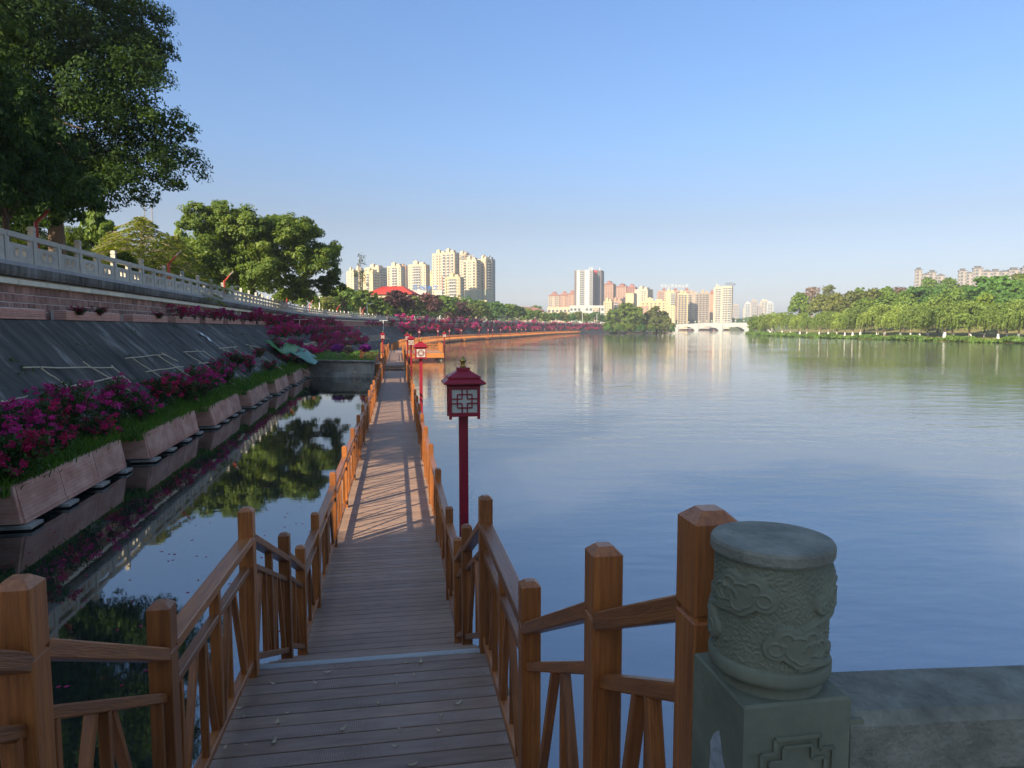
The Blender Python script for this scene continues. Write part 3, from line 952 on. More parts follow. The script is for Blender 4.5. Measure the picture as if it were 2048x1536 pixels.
def post_mesh(h, w=PW, mat=None):
    key = ('post', round(h, 2), w, (mat or M['wood']).name)
    if key in _mesh_cache: return _mesh_cache[key]
    a = w / 2; c = .004; mb = MB()
    def ringz(r, z):
        return [(-r + c, -r, z), (r - c, -r, z), (r, -r + c, z), (r, r - c, z), (r - c, r, z), (-r + c, r, z), (-r, r - c, z), (-r, -r + c, z)]
    lv = [(a, 0), (a, h - .215), (a - .007, h - .211), (a - .007, h - .201), (a, h - .197), (a, h - .022), (a - .024, h)]
    vs = []; fs = []
    for r, z in lv: vs += ringz(r, z)
    for j in range(len(lv) - 1):
        for i in range(8): fs.append((j * 8 + i, j * 8 + (i + 1) % 8, j * 8 + 8 + (i + 1) % 8, j * 8 + 8 + i))
    fs.append(tuple(range((len(lv) - 1) * 8, len(lv) * 8)))
    # local x runs up the post so that the grain does too
    vs = [(z, y, -x) for x, y, z in vs]
    mb.add(vs, fs); _mesh_cache[key] = mb.mesh('post', mat or M['wood'])
    return _mesh_cache[key]


def post_obj(root, p, h, ax=None):
    """p = foot, ax = horizontal axis of a face"""
    ax = ax or BR; ay = Vector((0, 0, 1)).cross(ax)
    # local x -> up, local y -> ay, local z -> -ax
    Mx = Matrix(((0, ay.x, -ax.x, p.x), (0, ay.y, -ax.y, p.y), (1, 0, 0, p.z), (0, 0, 0, 1)))
    return inst('post', post_mesh(h), root, Mx)


SLAT = [(.07, .07), (.27, .12), (.31, .31), (.35, .47), (.65, .53), (.69, .69), (.73, .88), (.93, .93)]


def bay(root, a, b, detail, far=None, stud=True, lat=Vector((0, 0, 0))):
    """a, b: tops of two posts (points on the post axis at post-top height)"""
    up = Vector((0, 0, 1)); d = (b - a); hd = Vector((d.x, d.y, 0)).normalized()
    a2 = a + hd * PW * .45; b2 = b - hd * PW * .45
    tl = b2 - a2
    hr, mr, br = -.215, -.40, -1.03          # handrail, middle and bottom rail below the post top
    L = Vector((tl.x, tl.y, 0)).length
    rails = [('handrail', hr, .088, .052), ('middle_rail', mr, .05, .04), ('bottom_rail', br, .06, .045)]
    side = up.cross(hd)
    for nm, dz, w, h in rails:
        p0, p1 = a2 + up * dz, b2 + up * dz
        if detail: beam_obj(nm, p0, p1, w, h, M['wood'], root)
        else: far.beam(p0, p1, w, h)
    sl = SLAT if L > 1.3 else [SLAT[0], (.36, .16), (.42, .42), (.50, .80), (.93, .93)]
    for q, (u, v) in enumerate(sl):
        p0 = a2 + tl * v + up * (br + .02) + side * (.008 if q % 2 else -.008); p1 = a2 + tl * u + up * (mr - .018) + side * (.008 if q % 2 else -.008)
        if detail == 2: beam_obj('slat', p0, p1, .03, .036, M['wood'], root, up=side, ch=.003)
        else: far.beam(p0, p1, .03, .036, 0, side)
    if stud and L > 1.3:
        p0 = a2 + tl * .5 + up * (br + .02); p1 = a2 + tl * .5 + up * (hr - .02)
        if detail: beam_obj('stud', p0, p1, .052, .052, M['wood'], root, up=side)
        else: far.beam(p0, p1, .052, .052, 0, side)


def rail_run(root, pts, foot, detail_of, stuff_mat=None, ax=None):
    """pts: post tops; foot(i): height of post i"""
    far = MB()
    for i, p in enumerate(pts):
        h = foot(i)
        post_obj(root, p - Vector((0, 0, h)), h, ax)
        if i + 1 < len(pts): bay(root, p, pts[i + 1], detail_of(i), far)
    if far.v: far.build('far_slats', stuff_mat or M['wood'], root, kind='stuff')


s_l = [.55, 1.20, 1.93, 2.97, 4.60, 6.02, 6.95] + [8.2 + 2.3 * k for k in range(20)]
s_r = [1.23, 1.91, 3.06, 4.69, 6.04, 6.95] + [8.2 + 2.3 * k for k in range(20)]
for side, ss, tt in (('left', s_l, TL), ('right', s_r, TR)):
    near = [s for s in ss if s <= 4.7]
    lab = 'brown stained railing on the %s side of the near platform and its steps' % side
    r0 = thing('wooden_railing', lab, 'railing', P(3.07, tt, Z_UP), 0, 'timber railings of the boardwalk')
    rail_run(r0, [P(s, tt, top_z(s)) for s in near], lambda i: 1.21, lambda i: 2)
    far_s = [s for s in ss if s >= 4.59]
    lab = 'long orange brown railing along the %s side of the straight boardwalk' % side
    r1 = thing('wooden_railing', lab, 'railing', P(6.95, tt, Z_LOW), 0, 'timber railings of the boardwalk')
    pts = [P(s, tt, top_z(s)) for s in far_s]
    far = MB()
    for i, p in enumerate(pts):
        if i > 0: post_obj(r1, p - Vector((0, 0, 1.21)), 1.21)
        if i + 1 < len(pts): bay(r1, p, pts[i + 1], 2 if i < 9 else 1, far)
    far.build('far_slats', M['wood'], r1, kind='stuff')

# ------------------------------------------------------------------ far end: steps up, jutting platform, side landing
flight('far_steps', 53.6, 54.2, Z_LOW, Z_FAR, 2)
fdeck = deck('far_walk', 54.2, 80.2, T0, T1, Z_FAR, 0)
J0, J1, JT0, JT1 = 80.2, 89.5, -1.9, 5.3
jut = bpy.data.objects.new('jutting_platform', None); put(jut, None, PM(84, 2, Z_FAR)); jut['kind'] = 'structure'
mm = MB(); s = J0
while s < J1: mm.box(JT0, JT1, 0, .42, -.03, 0, 0, PM(s, 0, Z_FAR)); s += .43
mm.build('planks', M['deck_far'], jut, kind='stuff')
mm = MB().box(JT0 + .02, JT1 - .02, J0 + .02, J1 - .02, -.42, -.035, 0, PM(0, 0, Z_FAR)); mm.box(JT0 - .02, JT1 + .06, J0 - .06, J0 + .015, -.56, -.01, 0, PM(0, 0, Z_FAR)); mm.box(JT1 - .015, JT1 + .06, J0 + .02, J1, -.56, -.01, 0, PM(0, 0, Z_FAR))
mm.build('fascia', M['wood_far'], jut)
mm = MB()
for s in (J0 + .4, J0 + 4, J1 - .4):
    for t in (JT0 + .3, 1.6, JT1 - .3): mm.beam(P(s, t, -2), P(s, t, Z_FAR - .3), .22, .22, 0, BR)
mm.build('pile', M['concrete'], jut)


def simple_rail(label, corners, z, ztop=1.15, step=2.0, cat='railing', name='wooden_railing', extra=None):
    """railing round far corners (xy points); post objects, the rest joined"""
    root = thing(name, label, cat, Vector((*corners[0].xy, z)), 0, 'timber railings of the boardwalk')
    far = MB(); seq = []
    for a, b in zip(corners[:-1], corners[1:]):
        L = (b - a).length; n = max(1, int(round(L / step)))
        seq += [a.lerp(b, i / n) for i in range(n)]
    seq.append(corners[-1])
    for i, p in enumerate(seq):
        q = seq[min(i + 1, len(seq) - 1)] - seq[max(i - 1, 0)] if 0 < i < len(seq) - 1 else (seq[1] - seq[0] if i == 0 else seq[-1] - seq[-2])
        ax = Vector((q.x, q.y, 0)).normalized()
        post_obj(root, Vector((p.x, p.y, z - .05)), ztop + .05, ax)
        if i + 1 < len(seq): bay(root, Vector((p.x, p.y, z + ztop)), Vector((seq[i + 1].x, seq[i + 1].y, z + ztop)), 0, far)
    far.build('rails', M['wood_far'], root, kind='stuff')
    return root


simple_rail('far railing on the left side between the steps and the jutting platform', [P(54.3, TL, 0), P(56.6, TL, 0)], Z_FAR)
simple_rail('far railing on the left side beyond the landing gate', [P(60.2, TL, 0), P(J0, TL, 0), P(J0 + .1, JT0 + .05, 0), P(J1 - .1, JT0 + .05, 0)], Z_FAR)
simple_rail('orange railing round the far platform that juts out into the lake', [P(54.3, TR, 0), P(J0 + .1, TR, 0), P(J0 + .1, JT1 - .05, 0), P(J1 - .1, JT1 - .05, 0), P(J1 - .1, .9, 0)], Z_FAR)
# side landing towards the concrete wall
sd = bpy.data.objects.new('side_landing', MB().box(T0 - 2.0, T0 - .002, 56.6, 60.2, -.03, 0, 0, PM(0, 0, Z_FAR + .004)).box(T0 - 2.02, T0 - .01, 56.55, 56.62, -.7, -.02, 0, PM(0, 0, Z_FAR)).mesh('side_landing', [M['wood_far']])); put(sd); sd['kind'] = 'structure'
simple_rail('short railing round the little landing left of the boardwalk', [P(56.65, TL - .05, 0), P(56.65, TL - 1.95, 0), P(60.1, TL - 1.95, 0)], Z_FAR, step=1.7)

# ------------------------------------------------------------------ the long curved walkway across the bay
cw = [(P(J1, .2, 0).x, P(J1, .2, 0).y), (-16.6, 105), (-18.6, 122), (-19.2, 148), (-17.2, 182), (-11.0, 215), (-1.2, 252), (18.5, 360), (50, 480), (78, 580), (100, 640)]
cx = np.array([p[0] for p in cw]); cy = np.array([p[1] for p in cw])
_cy = np.arange(cy[0], cy[-1], 1.0); _cx = np.interp(_cy, cy, cx)
_cx2 = np.convolve(np.pad(_cx, 12, mode='reflect', reflect_type='odd'), np.ones(25) / 25, 'valid')


def CWP(y, n, z):
    x = float(np.interp(y, _cy, _cx2)); s = float(np.interp(y + .5, _cy, _cx2) - np.interp(y - .5, _cy, _cx2)); q = math.hypot(1, s)
    return Vector((x + n / q, y - n * s / q, z))


yc = list(np.arange(cy[0] + .3, cy[-1] - 2, 3.0))


def csweep(name, prof, mat, closed=True):
    V = []; F = []; k = len(prof)
    for y in yc: V += [tuple(CWP(y, n, z)) for n, z in prof]
    for i in range(len(yc) - 1):
        for j in range(k if closed else k - 1):
            q = (j + 1) % k; F.append((i * k + j, i * k + q, (i + 1) * k + q, (i + 1) * k + j))
    return np_mesh(name, V, F, [mat])


cwk = bpy.data.objects.new('curved_walkway', csweep('curved_walkway', [(-.95, .52), (-.95, .62), (.95, .62), (.95, .52)], M['deck_far'])); put(cwk); cwk['kind'] = 'structure'
inst('fascia', csweep('fascia', [(.96, .16), (.96, .60), (1.02, .60), (1.02, .16)], M['wood_far']), cwk, I4)
inst('fascia', csweep('fascia', [(-1.02, .16), (-1.02, .60), (-.96, .60), (-.96, .16)], M['wood_far']), cwk, I4)
mm = MB()
for y in np.arange(cy[0] + 2, cy[-1] - 2, 6.0):
    for n in (-.7, .7): mm.beam(CWP(y, n, -2), CWP(y, n, .52), .2, .2, 0, (1, 0, 0))
mm.build('pile', M['concrete'], cwk, M=I4)
for sgn, lab in ((1, 'orange railing on the lake side of the long curved walkway'), (-1, 'orange railing on the bank side of the long curved walkway')):
    root = thing('walkway_railing', lab, 'railing', CWP(150, .92 * sgn, .62), 0, 'railings of the curved walkway')
    ps = MB(); rl = MB(); sl = MB(); yy = cy[0] + .4
    prev = None
    while yy < cy[-1] - 3:
        p = CWP(yy, .92 * sgn, .62)
        ps.box(-.06, .06, -.06, .06, 0, 1.18, 0, T(p))
        if prev is not None:
            for dz, h in ((.92, .07), (.74, .05), (.12, .06)):
                rl.beam(prev + Vector((0, 0, dz)), p + Vector((0, 0, dz)), .08, h)
            d = p - prev
            for u, v in ((.2, .1), (.3, .3), (.34, .48), (.66, .52), (.7, .7), (.8, .9)):
                sl.beam(prev + d * v + Vector((0, 0, .14)), prev + d * u + Vector((0, 0, .73)), .04, .05, 0, (1, 0, 0))
        prev = p
        s = float(np.interp(yy + .5, _cy, _cx2) - np.interp(yy - .5, _cy, _cx2)); yy += 2.2 / math.hypot(1, s)
    ps.build('posts', M['wood_far'], root, kind='stuff'); rl.build('rails', M['wood_far'], root); sl.build('slats', M['wood_far'], root, kind='stuff')
# three little landings with paler fronts on the lake side
for i, y in enumerate((196, 222)):
    Mx = T(CWP(y, 1.6, 0)) @ RZ(math.atan2(1, .25) - PI / 2)
    o = MB().box(-.6, .6, -2.2, 2.2, .2, .60).build('mooring_landing', M['wood_far'], M=Mx); o['kind'] = 'structure'

# ------------------------------------------------------------------ lanterns
def make_lantern(loc, rot, label, group):
    t = thing('lantern', label, 'lantern', loc, rot, group)
    W_ = WM[t.name]
    H = 2.69                                       # underside of the lamp box above the water
    inst('pole', MB().box(-.058, .058, -.058, .058, -2.0, H).mesh('pole', M['red']), t, W_)
    a = .185
    f = MB()
    for sx in (-1, 1):
        for sy in (-1, 1): f.box(sx * a - .018, sx * a + .018, sy * a - .018, sy * a + .018, H - .035, H + .40)
    for z0, z1 in ((H, H + .05), (H + .355, H + .40)):
        for s_ in (-1, 1):
            f.box(-a + .018, a - .018, s_ * a - .014, s_ * a + .014, z0, z1); f.box(s_ * a - .014, s_ * a + .014, -a + .018, a - .018, z0, z1)
    f.box(-a + .01, a - .01, -a + .01, a - .01, H + .004, H + .02)
    inst('frame', f.mesh('frame', M['red']), t, W_)
    pane = MB().box(-a + .02, a - .02, -.005, .005, H + .052, H + .353).mesh('pane', M['pane'])
    lt = MB(); cz = H + .2025; hx = a - .02; hz = .15; b = .008
    def bar(x0, x1, z0, z1): lt.box(hx * x0 - (b if x0 == x1 else 0), hx * x1 + (b if x0 == x1 else 0), -.016, -.005, cz + hz * z0 - (b if z0 == z1 else 0), cz + hz * z1 + (b if z0 == z1 else 0))
    for s1 in (-1, 1):
        for s2 in (-1, 1):
            bar(.2 * s1, .2 * s1, *sorted((.2 * s2, 1.0 * s2)))
            bar(*sorted((.2 * s1, 1.0 * s1)), .2 * s2, .2 * s2)
        bar(.58 * s1, .58 * s1, -.58, .58); bar(-.58, .58, .58 * s1, .58 * s1)
    lat = lt.mesh('lattice', M['red'])
    for k in range(4):
        Mx = W_ @ RZ(k * PI / 2) @ T(0, -a, 0)
        p = inst('pane', pane, t, Mx); inst('lattice', lat, p, Mx)
    r_ = MB(); z = H + .40
    r_.frustum(0, 0, z, z + .03, a + .02, a + .02, .275, .275); r_.frustum(0, 0, z + .03, z + .045, .275, .275, .275, .275); r_.frustum(0, 0, z + .045, z + .10, .275, .275, .20, .20)
    r_.frustum(0, 0, z + .10, z + .118, .215, .215, .215, .215); r_.frustum(0, 0, z + .118, z + .20, .215, .215, .075, .075)
    r_.frustum(0, 0, z + .20, z + .235, .085, .085, .085, .085)
    inst('roof', r_.mesh('roof', M['red']), t, W_)
    inst('finial', MB().lathe([(.04, z + .235), (.032, z + .26), (.026, z + .30), (.05, z + .315), (.052, z + .325), (.03, z + .345), (.012, z + .375), (.003, z + .39)], 10).mesh('finial', M['gold'], True), t, W_)
    return t


lan = make_lantern(P(9.05, TR + .26, 0), BA, 'nearest and largest red lantern on a tall pole right of the boardwalk', 'red lanterns standing in the lake')
dup(lan, P(26.1, TR + .27, 0), BA, label='second red lantern along the right of the boardwalk, sunlit with white panes')
dup(lan, P(44.5, TR + .27, 0), BA, label='third red lantern along the right of the boardwalk, a dark one by the far steps')
dup(lan, P(63.0, TR + .30, 0), BA, label='fourth red lantern along the right of the boardwalk, beyond the far steps')
dup(lan, P(J0 + .5, JT1 + .15, .0), BA, label='red lantern at the lake corner of the jutting platform')
dup(lan, P(72.0, TL - .5, 0), BA, label='red lantern left of the walk behind the little landing')
dup(lan, P(92, TL - 1.0, 0), BA, label='red lantern at the bank side behind the jutting platform')
k = 0
for px in (839, 876, 899, 923, 958, 976, 985, 1001, 1020, 1033, 1043, 1051, 1064, 1076, 1089, 1104, 1112, 1121, 1142, 1155, 1168, 1182):
    u = (px - 1024) / FPX
    best = min(np.arange(118, 600, .5), key=lambda y: abs(CWP(y, 1.15, 0).x - u * CWP(y, 1.15, 0).y) + (0 if px > 850 else .0))
    c = dup(lan, CWP(best, 1.15, .1), BA, label='small distant red lantern, %s from the left along the curved walkway' % ORD[k], group='red lanterns standing in the lake'); k += 1

# ------------------------------------------------------------------ stone pillar and stone rail at the right
def clouds(th, z, R_, H):
    """height of the carved relief: cloud scrolls with inner lines on a rough ground"""
    rg = rng_of(4)
    ground = np.zeros_like(th)
    for _ in range(90):
        f = rg.uniform(500, 1300); a_ = rg.uniform(0, PI)
        ground += np.sin(th * R_ * f * math.cos(a_) + z * f * math.sin(a_) + rg.uniform(0, 6)) * .00008
    W = 2 * PI * R_; out = np.zeros_like(th)
    spots = [(.985, .70, -1, 1.5), (.32, .72, 1, 1.4), (.655, .70, -1, 1.45), (.15, .25, 1, 1.35), (.485, .27, -1, 1.4), (.82, .27, 1, 1.4)]
    for a, b, s, k in spots:
        u = (((th / (2 * PI) - a + .5) % 1) - .5) * W * s / k; v = (z - b * H) / k
        d = np.full_like(th, 9.0)
        for cx_, cz_, r in ((-.004, .001, .020), (-.026, .000, .014), (.020, -.001, .016), (-.016, .011, .014), (.010, .011, .014), (.036, -.006, .010), (.0, -.008, .015)):
            d = np.minimum(d, np.hypot(u - cx_, v - cz_) - r)
        t_ = np.clip((u - .0) / .066, 0, 1)                                   # trailing wisp
        d = np.minimum(d, np.where((u > 0) & (u < .066), np.abs(v + .013 + .016 * t_) - .0075 * (1 - t_), 9))
        body = np.clip((-d + .0004) / .0012, 0, 1) * .0075
        ring = lambda e, w, h: np.exp(-(e / w) ** 2) * h
        e1 = np.hypot((u - .012) / 1.35, v + .0005) - .0075                      # one curl at the cloud's head
        e1 = np.where((v < -.003) & (u < .010), 9, e1)
        det = ring(d + .0072, .0011, .0026) + ring(e1, .0011, .0024)
        out = np.maximum(out, np.where(d < .0004, body + det, 0))
    return np.where(out > 0.0004, out, ground)


pil_M = PM(1.006, .597, 0)
pil = thing('stone_pillar', 'squat round pillar of grey green stone carved with clouds beside the timber posts', 'pillar', pil_M.translation + Vector((0, 0, Z_TER)))
zt = EYE - .339                                     # top of the drum
Hd = .168; Rd = .0885
nth, nz_ = 420, 140
th = np.linspace(0, 2 * PI, nth, endpoint=False); zz = np.linspace(0, Hd, nz_)
TH, ZZ = np.meshgrid(th, zz)
RR_ = Rd + clouds(TH, ZZ, Rd, Hd)
Vd = np.stack([RR_ * np.cos(TH), RR_ * np.sin(TH), ZZ], -1).reshape(-1, 3)
ii, jj = np.meshgrid(np.arange(nz_ - 1), np.arange(nth), indexing='ij'); j2 = (jj + 1) % nth
Fd = np.stack([ii * nth + jj, ii * nth + j2, (ii + 1) * nth + j2, (ii + 1) * nth + jj], -1).reshape(-1, 4)
zb = zt - .024 - Hd
inst('carved_drum', np_mesh('carved_drum', Vd, Fd, [M['stone']], True), pil, pil_M @ T(0, 0, zb) @ RZ(-.45))
inst('cap_disc', MB().lathe([(.085, 0), (.094, .002), (.096, .006), (.096, .019), (.0935, .0235), (.088, .0245), (.05, .0245), (.001, .0247)], 64).mesh('cap_disc', M['stone_dark'], False), pil, pil_M @ T(0, 0, zt - .0245))
inst('base_ring', MB().lathe([(.075, -.026), (.082, -.024), (.0935, -.018), (.0955, -.012), (.0955, .002), (.0925, .006), (.086, .007)], 64).mesh('base_ring', M['stone'], True), pil, pil_M @ T(0, 0, zb))
zp = EYE - .570
pb = .089
ped = MB(); ped.box(-pb, pb, -pb, pb, Z_TER - .2, zp - .004); ped.frustum(0, 0, zp - .004, zp, pb, pb, pb - .004, pb - .004)
ped.lathe([(.083, zp), (.078, zp + .012), (.076, zb - .02)], 40)
pedo = inst('pedestal', ped.mesh('pedestal', M['stone']), pil, pil_M)
fr = MB()
for s_, (x0, x1, z0, z1) in enumerate([(-.06, .06, zp - .42, zp - .055)]):
    for dx, w in ((0, .006), (.014, .005)):
        xa, xb, za, zc = x0 + dx, x1 - dx, z0 + dx, z1 - dx; c = .022
        pts = [(xa, za), (xb, za), (xb, zc - c), (xb - c, zc - c), (xb - c, zc), (xa + c, zc), (xa + c, zc - c), (xa, zc - c)]
        for i in range(8):
            q, r_ = pts[i], pts[(i + 1) % 8]; fr.beam((q[0], -pb - .001, q[1]), (r_[0], -pb - .001, r_[1]), w, .007, 0, (0, 1, 0))
inst('carved_frame', fr.mesh('carved_frame', M['stone']), pil, pil_M)
# a pale scar on the pillar's left face
rs = random.Random(8); sc = []
for i in range(22):
    a = 2 * PI * i / 22; sc.append((-pb - .0012 + .0004 * math.cos(3 * a), -.01 + .036 * math.cos(a) * rs.uniform(.8, 1.1), zp - .20 + .115 * math.sin(a) * rs.uniform(.88, 1.08)))
inst('pale_scar', MB().add(sc + [(-pb - .003, -.01, zp - .2)], [((i + 1) % 22, i, 22) for i in range(22)]).mesh('pale_scar', M['stone_patch']), pil, pil_M)
sr_M = pil_M @ RZ(R(-5.2))
sr = thing('stone_rail', 'thick dark stone railing panel running right from the carved pillar', 'railing', pil_M @ Vector((.8, 0, Z_TER)))
cm = MB(); zr = zp - .036; x0, x1 = pb + .012, 2.3; hw = .072
prof = [(-hw, zr - .10), (-hw - .004, zr - .095), (-hw - .004, zr - .016), (-hw + .012, zr), (hw - .012, zr), (hw + .004, zr - .016), (hw + .004, zr - .095), (hw, zr - .10)]
n = 24; vs = []; fs = []; rgc = random.Random(2)
for i in range(n + 1):
    x = x0 + (x1 - x0) * i / n
    for q, (yv, zv) in enumerate(prof): vs.append((x, yv + rgc.uniform(-.0012, .0012), zv + rgc.uniform(-.0012, .0012)))
for i in range(n):
    for q in range(8): fs.append((i * 8 + q, i * 8 + (q + 1) % 8, i * 8 + 8 + (q + 1) % 8, i * 8 + 8 + q))
fs += [tuple(range(8))[::-1], tuple(range(n * 8, n * 8 + 8))]
inst('rail_cap', MB().add(vs, fs).mesh('rail_cap', M['stone_dark']), sr, sr_M)
inst('rail_panel', MB().box(x0, x1, -.05, .05, Z_TER, zr - .101).mesh('rail_panel', M['stone_panel']), sr, sr_M)
inst('joint_stub', MB().box(pb + .001, pb + .034, -hw + .01, hw - .0, zr - .24, zr - .006).mesh('joint_stub', M['stone']), sr, sr_M @ T(0, -.012, .0))

# ------------------------------------------------------------------ bougainvillea
def boug_proto(seed, mat, spread=1.0, height=1.5, nf=1500, nl=2000, lean=.5):
    """arching stems from one foot with bracts along their outer half; returns the three meshes"""
    rng = rng_of(seed); rd = random.Random(seed)
    st = MB(); fl = []; lf = []
    ns = 13
    for i in range(ns):
        a = 2 * PI * i / ns + rng.uniform(-.3, .3); r = spread * rng.uniform(.45, 1.1); h = height * rng.uniform(.55, 1.1)
        e = np.array([math.cos(a) * r, math.sin(a) * r * .8 - lean * rng.uniform(0, .5), h * rng.uniform(.45, .95)])
        c = np.array([math.cos(a) * r * .35, math.sin(a) * r * .3, h])
        pts = [tuple((1 - t) ** 2 * np.zeros(3) + 2 * t * (1 - t) * c + t * t * e) for t in np.linspace(0, 1, 7)]
        st.tube(pts, [.016, .014, .012, .010, .008, .006, .003], 4)
        for j in range(rng.integers(4, 8)):
            t = rng.uniform(.35, 1.0); q = (2 * t * (1 - t)) * c + t * t * e
            q = q + rng.normal(size=3) * .10 * spread
            (fl if rng.random() < .72 else lf).append((q, rng.uniform(.06, .14)))
        for j in range(3):
            t = rng.uniform(.1, .7); q = (2 * t * (1 - t)) * c + t * t * e; lf.append((q + rng.normal(size=3) * .12, rng.uniform(.14, .28)))
    def cloud(cl, n):
        w = np.array([r ** 1.6 for _, r in cl]); w /= w.sum(); i = rng.choice(len(cl), n, p=w)
        c = np.array([q for q, _ in cl])[i]; r = np.array([r for _, r in cl])[i]
        g = unit(rng.normal(size=(n, 3))) * (rng.random((n, 1)) ** .5)
        p = c + g * r[:, None] * np.array([1.15, 1.15, .85]); p[:, 2] = np.maximum(p[:, 2], .03)
        return p, g + rng.normal(size=(n, 3)) * .6
    Pf, Nf = cloud(fl, nf); Pl, Nl = cloud(lf, nl)
    return (st.mesh('stems', M['bark']), leaf_mesh('leaves', Pl, Nl, .045, .026, rng, M['boug_leaf']), leaf_mesh('flowers', Pf, Nf, .034, .026, rng, mat))


def boug(label, pr, Mx, group, name='bougainvillea', cat='flowering shrub'):
    t = bpy.data.objects.new(name, None); put(t, None, Mx); tag(t, label, cat, group)
    for nm, me in zip(('stems', 'leaves', 'flowers'), pr): inst(nm, me, t, Mx)
    return t


near_pr = [boug_proto(21, M['bract'], 1.15, 1.5), boug_proto(22, M['bract_red'], 1.0, 1.25, 1300, 2600), boug_proto(23, M['bract'], .95, 1.8, 1800, 2000), boug_proto(24, M['bract_red'], 1.2, 1.1, 1500, 2400)]
# upright, heavily flowering ones for the slope further on
up_pr = [boug_proto(31, M['bract'], 1.35, 1.7, 3900, 500, .9), boug_proto(32, M['bract'], 1.3, 1.6, 3600, 800, .9), boug_proto(33, M['bract_red'], 1.5, 1.4, 3900, 450, 1.1)]
rb = random.Random(77)
feet = [(8, 905), (40, 925), (84, 893), (142, 868), (196, 893), (236, 846), (284, 862), (322, 812), (372, 806), (416, 775), (455, 772), (500, 748), (540, 745), (578, 728), (604, 722), (120, 930), (30, 985), (352, 792), (392, 764), (438, 742), (476, 733), (520, 716), (556, 708), (408, 806)]
for k, (px, py) in enumerate(sorted(feet)):
    p = on_slope(px, py, .05); p.z = max(p.z, .8)
    sc = rb.uniform(.62, 1.05) * (1 if px < 430 else .85)
    Mx = T(p) @ RZ(rb.uniform(0, 6)) @ Matrix.Diagonal((sc, sc, sc * rb.uniform(.85, 1.1), 1))
    boug('magenta flowering shrub growing out of the pink troughs, %s from the left' % ORD[k], near_pr[(k * 3 + k // 4) % 4], Mx, 'bougainvilleas in the tiled troughs')
# trailing ones rooted in the upper planters
for i, y in enumerate((18.0, 19.3, 25.2, 27.2, 34.5, 38.6, 41.5, 43.6, 46.6, 48.4, 51.6, 53.0, 55.8, 57.5, 60.0)):
    big = y > 37
    pr = up_pr[i % 3] if big else near_pr[1 if i % 2 else 3]
    sc = rb.uniform(.48, .85) if big else rb.uniform(.26, .4)
    Mx = WM_at(y, .55, 4.30) @ RZ(PI) @ Matrix.Diagonal((sc * 1.1, sc, sc * .8, 1))
    boug('crimson flowering shrub trailing from the upper brick planters, %s from the left' % ORD[i], pr, Mx, 'bougainvilleas in the upper planters')
# the massed planting further along the slope
lab = ['dense magenta flowering shrub in the mass along the upper edge of the far slope', 'magenta flowering shrub in the mass along the foot of the far slope', 'magenta flowering shrub in the middle of the far planted slope']
y = 62.0
while y < 560:
    step = 2.15 if y < 138 else (2.6 if y < 178 else 8.5)
    gap = 138 < y < 176
    for row in (0, 1, 2, 3):
        if gap and (row != 0 or rb.random() < .6): continue
        if y > 178 and row in (1, 3): continue
        if row == 1 and rb.random() < .35: continue
        if row >= 2 and rb.random() < (.5 if y < 84 else .25): continue
        yy = y + rb.uniform(-.9, .9); o = woff(yy)
        n = (.45, o - 1.1, o * .62, o * .36)[row] + rb.uniform(-.3, .3); z = slope_z(*WP(yy, n, 0).xy) + .02
        sc = rb.uniform(.8, 1.2) * (1.0 if y < 180 else 2.3)
        Mx = WM_at(yy, n, z) @ RZ(PI + rb.uniform(-.5, .5)) @ Matrix.Diagonal((sc * 1.15, sc, sc * rb.uniform(.75, 1.05), 1))
        boug(lab[min(row, 2)], up_pr[rb.randrange(3)] if row != 1 else (near_pr + up_pr)[rb.randrange(7)], Mx, 'massed bougainvilleas on the far slope, row %s' % ('top', 'foot', 'middle', 'middle')[row])
    y += step

# ------------------------------------------------------------------ bamboo frames leaning on the slope
frames = [
    ('bamboo trellis with the longest top rail on the bare dark slope', [((47, 735), (225, 735)), ((82, 737), (137, 773)), ((166, 724), (269, 787)), ((223, 731), (262, 766)), ((112, 779), (241, 752)), ((150, 804), (255, 779)), ((214, 785), (277, 855))]),
    ('bamboo trellis with a kinked top rail, middle of the near slope', [((250, 717), (330, 708)), ((264, 716), (328, 758)), ((316, 711), (388, 758)), ((323, 706), (356, 723)), ((292, 743), (367, 733)), ((375, 789), (412, 810)), ((330, 826), (358, 836))]),
    ('narrow bamboo trellis above the magenta shrubs, third along the slope', [((367, 704), (409, 702)), ((371, 706), (424, 738)), ((408, 703), (453, 734)), ((397, 726), (443, 725)), ((377, 788), (414, 810)), ((447, 755), (487, 780))]),
    ('bamboo trellis with a bent top rail right of the narrow one', [((437, 697), (474, 693)), ((445, 698), (512, 730)), ((467, 695), (520, 731)), ((475, 716), (489, 713))]),
    ('bamboo trellis with a falling top rail before the green tarp', [((491, 689), (520, 695)), ((498, 692), (556, 737)), ((516, 709), (581, 748))]),
    ('bamboo trellis closest to the green tarp', [((530, 686), (540, 688)), ((537, 690), (585, 720)), ((592, 729), (620, 746))]),
    ('half hidden bamboo trellis at the left edge of the slope', [((0, 806), (55, 792)), ((8, 811), (46, 832)), ((75, 850), (150, 890)), ((0, 926), (44, 950)), ((2, 800), (20, 812))]),
]
for lab_, segs in frames:
    pts = [(on_slope(*a, lift=.16), on_slope(*b, lift=.16)) for a, b in segs]
    root = thing('bamboo_trellis', lab_, 'trellis', pts[0][0], 0, 'bamboo trellises leaning on the slope')
    for i, (a, b) in enumerate(pts):
        m_ = MB(); L = (b - a).length; q = 6
        ps = [a.lerp(b, j / q) + Vector((0, 0, .012 * math.sin(j * 2.1 + i))) for j in range(q + 1)]
        m_.tube(ps, [.024, .021, .023, .021, .022, .019, .02], 6); m_.build('cane', M['bamboo'], root)
rb = random.Random(12)
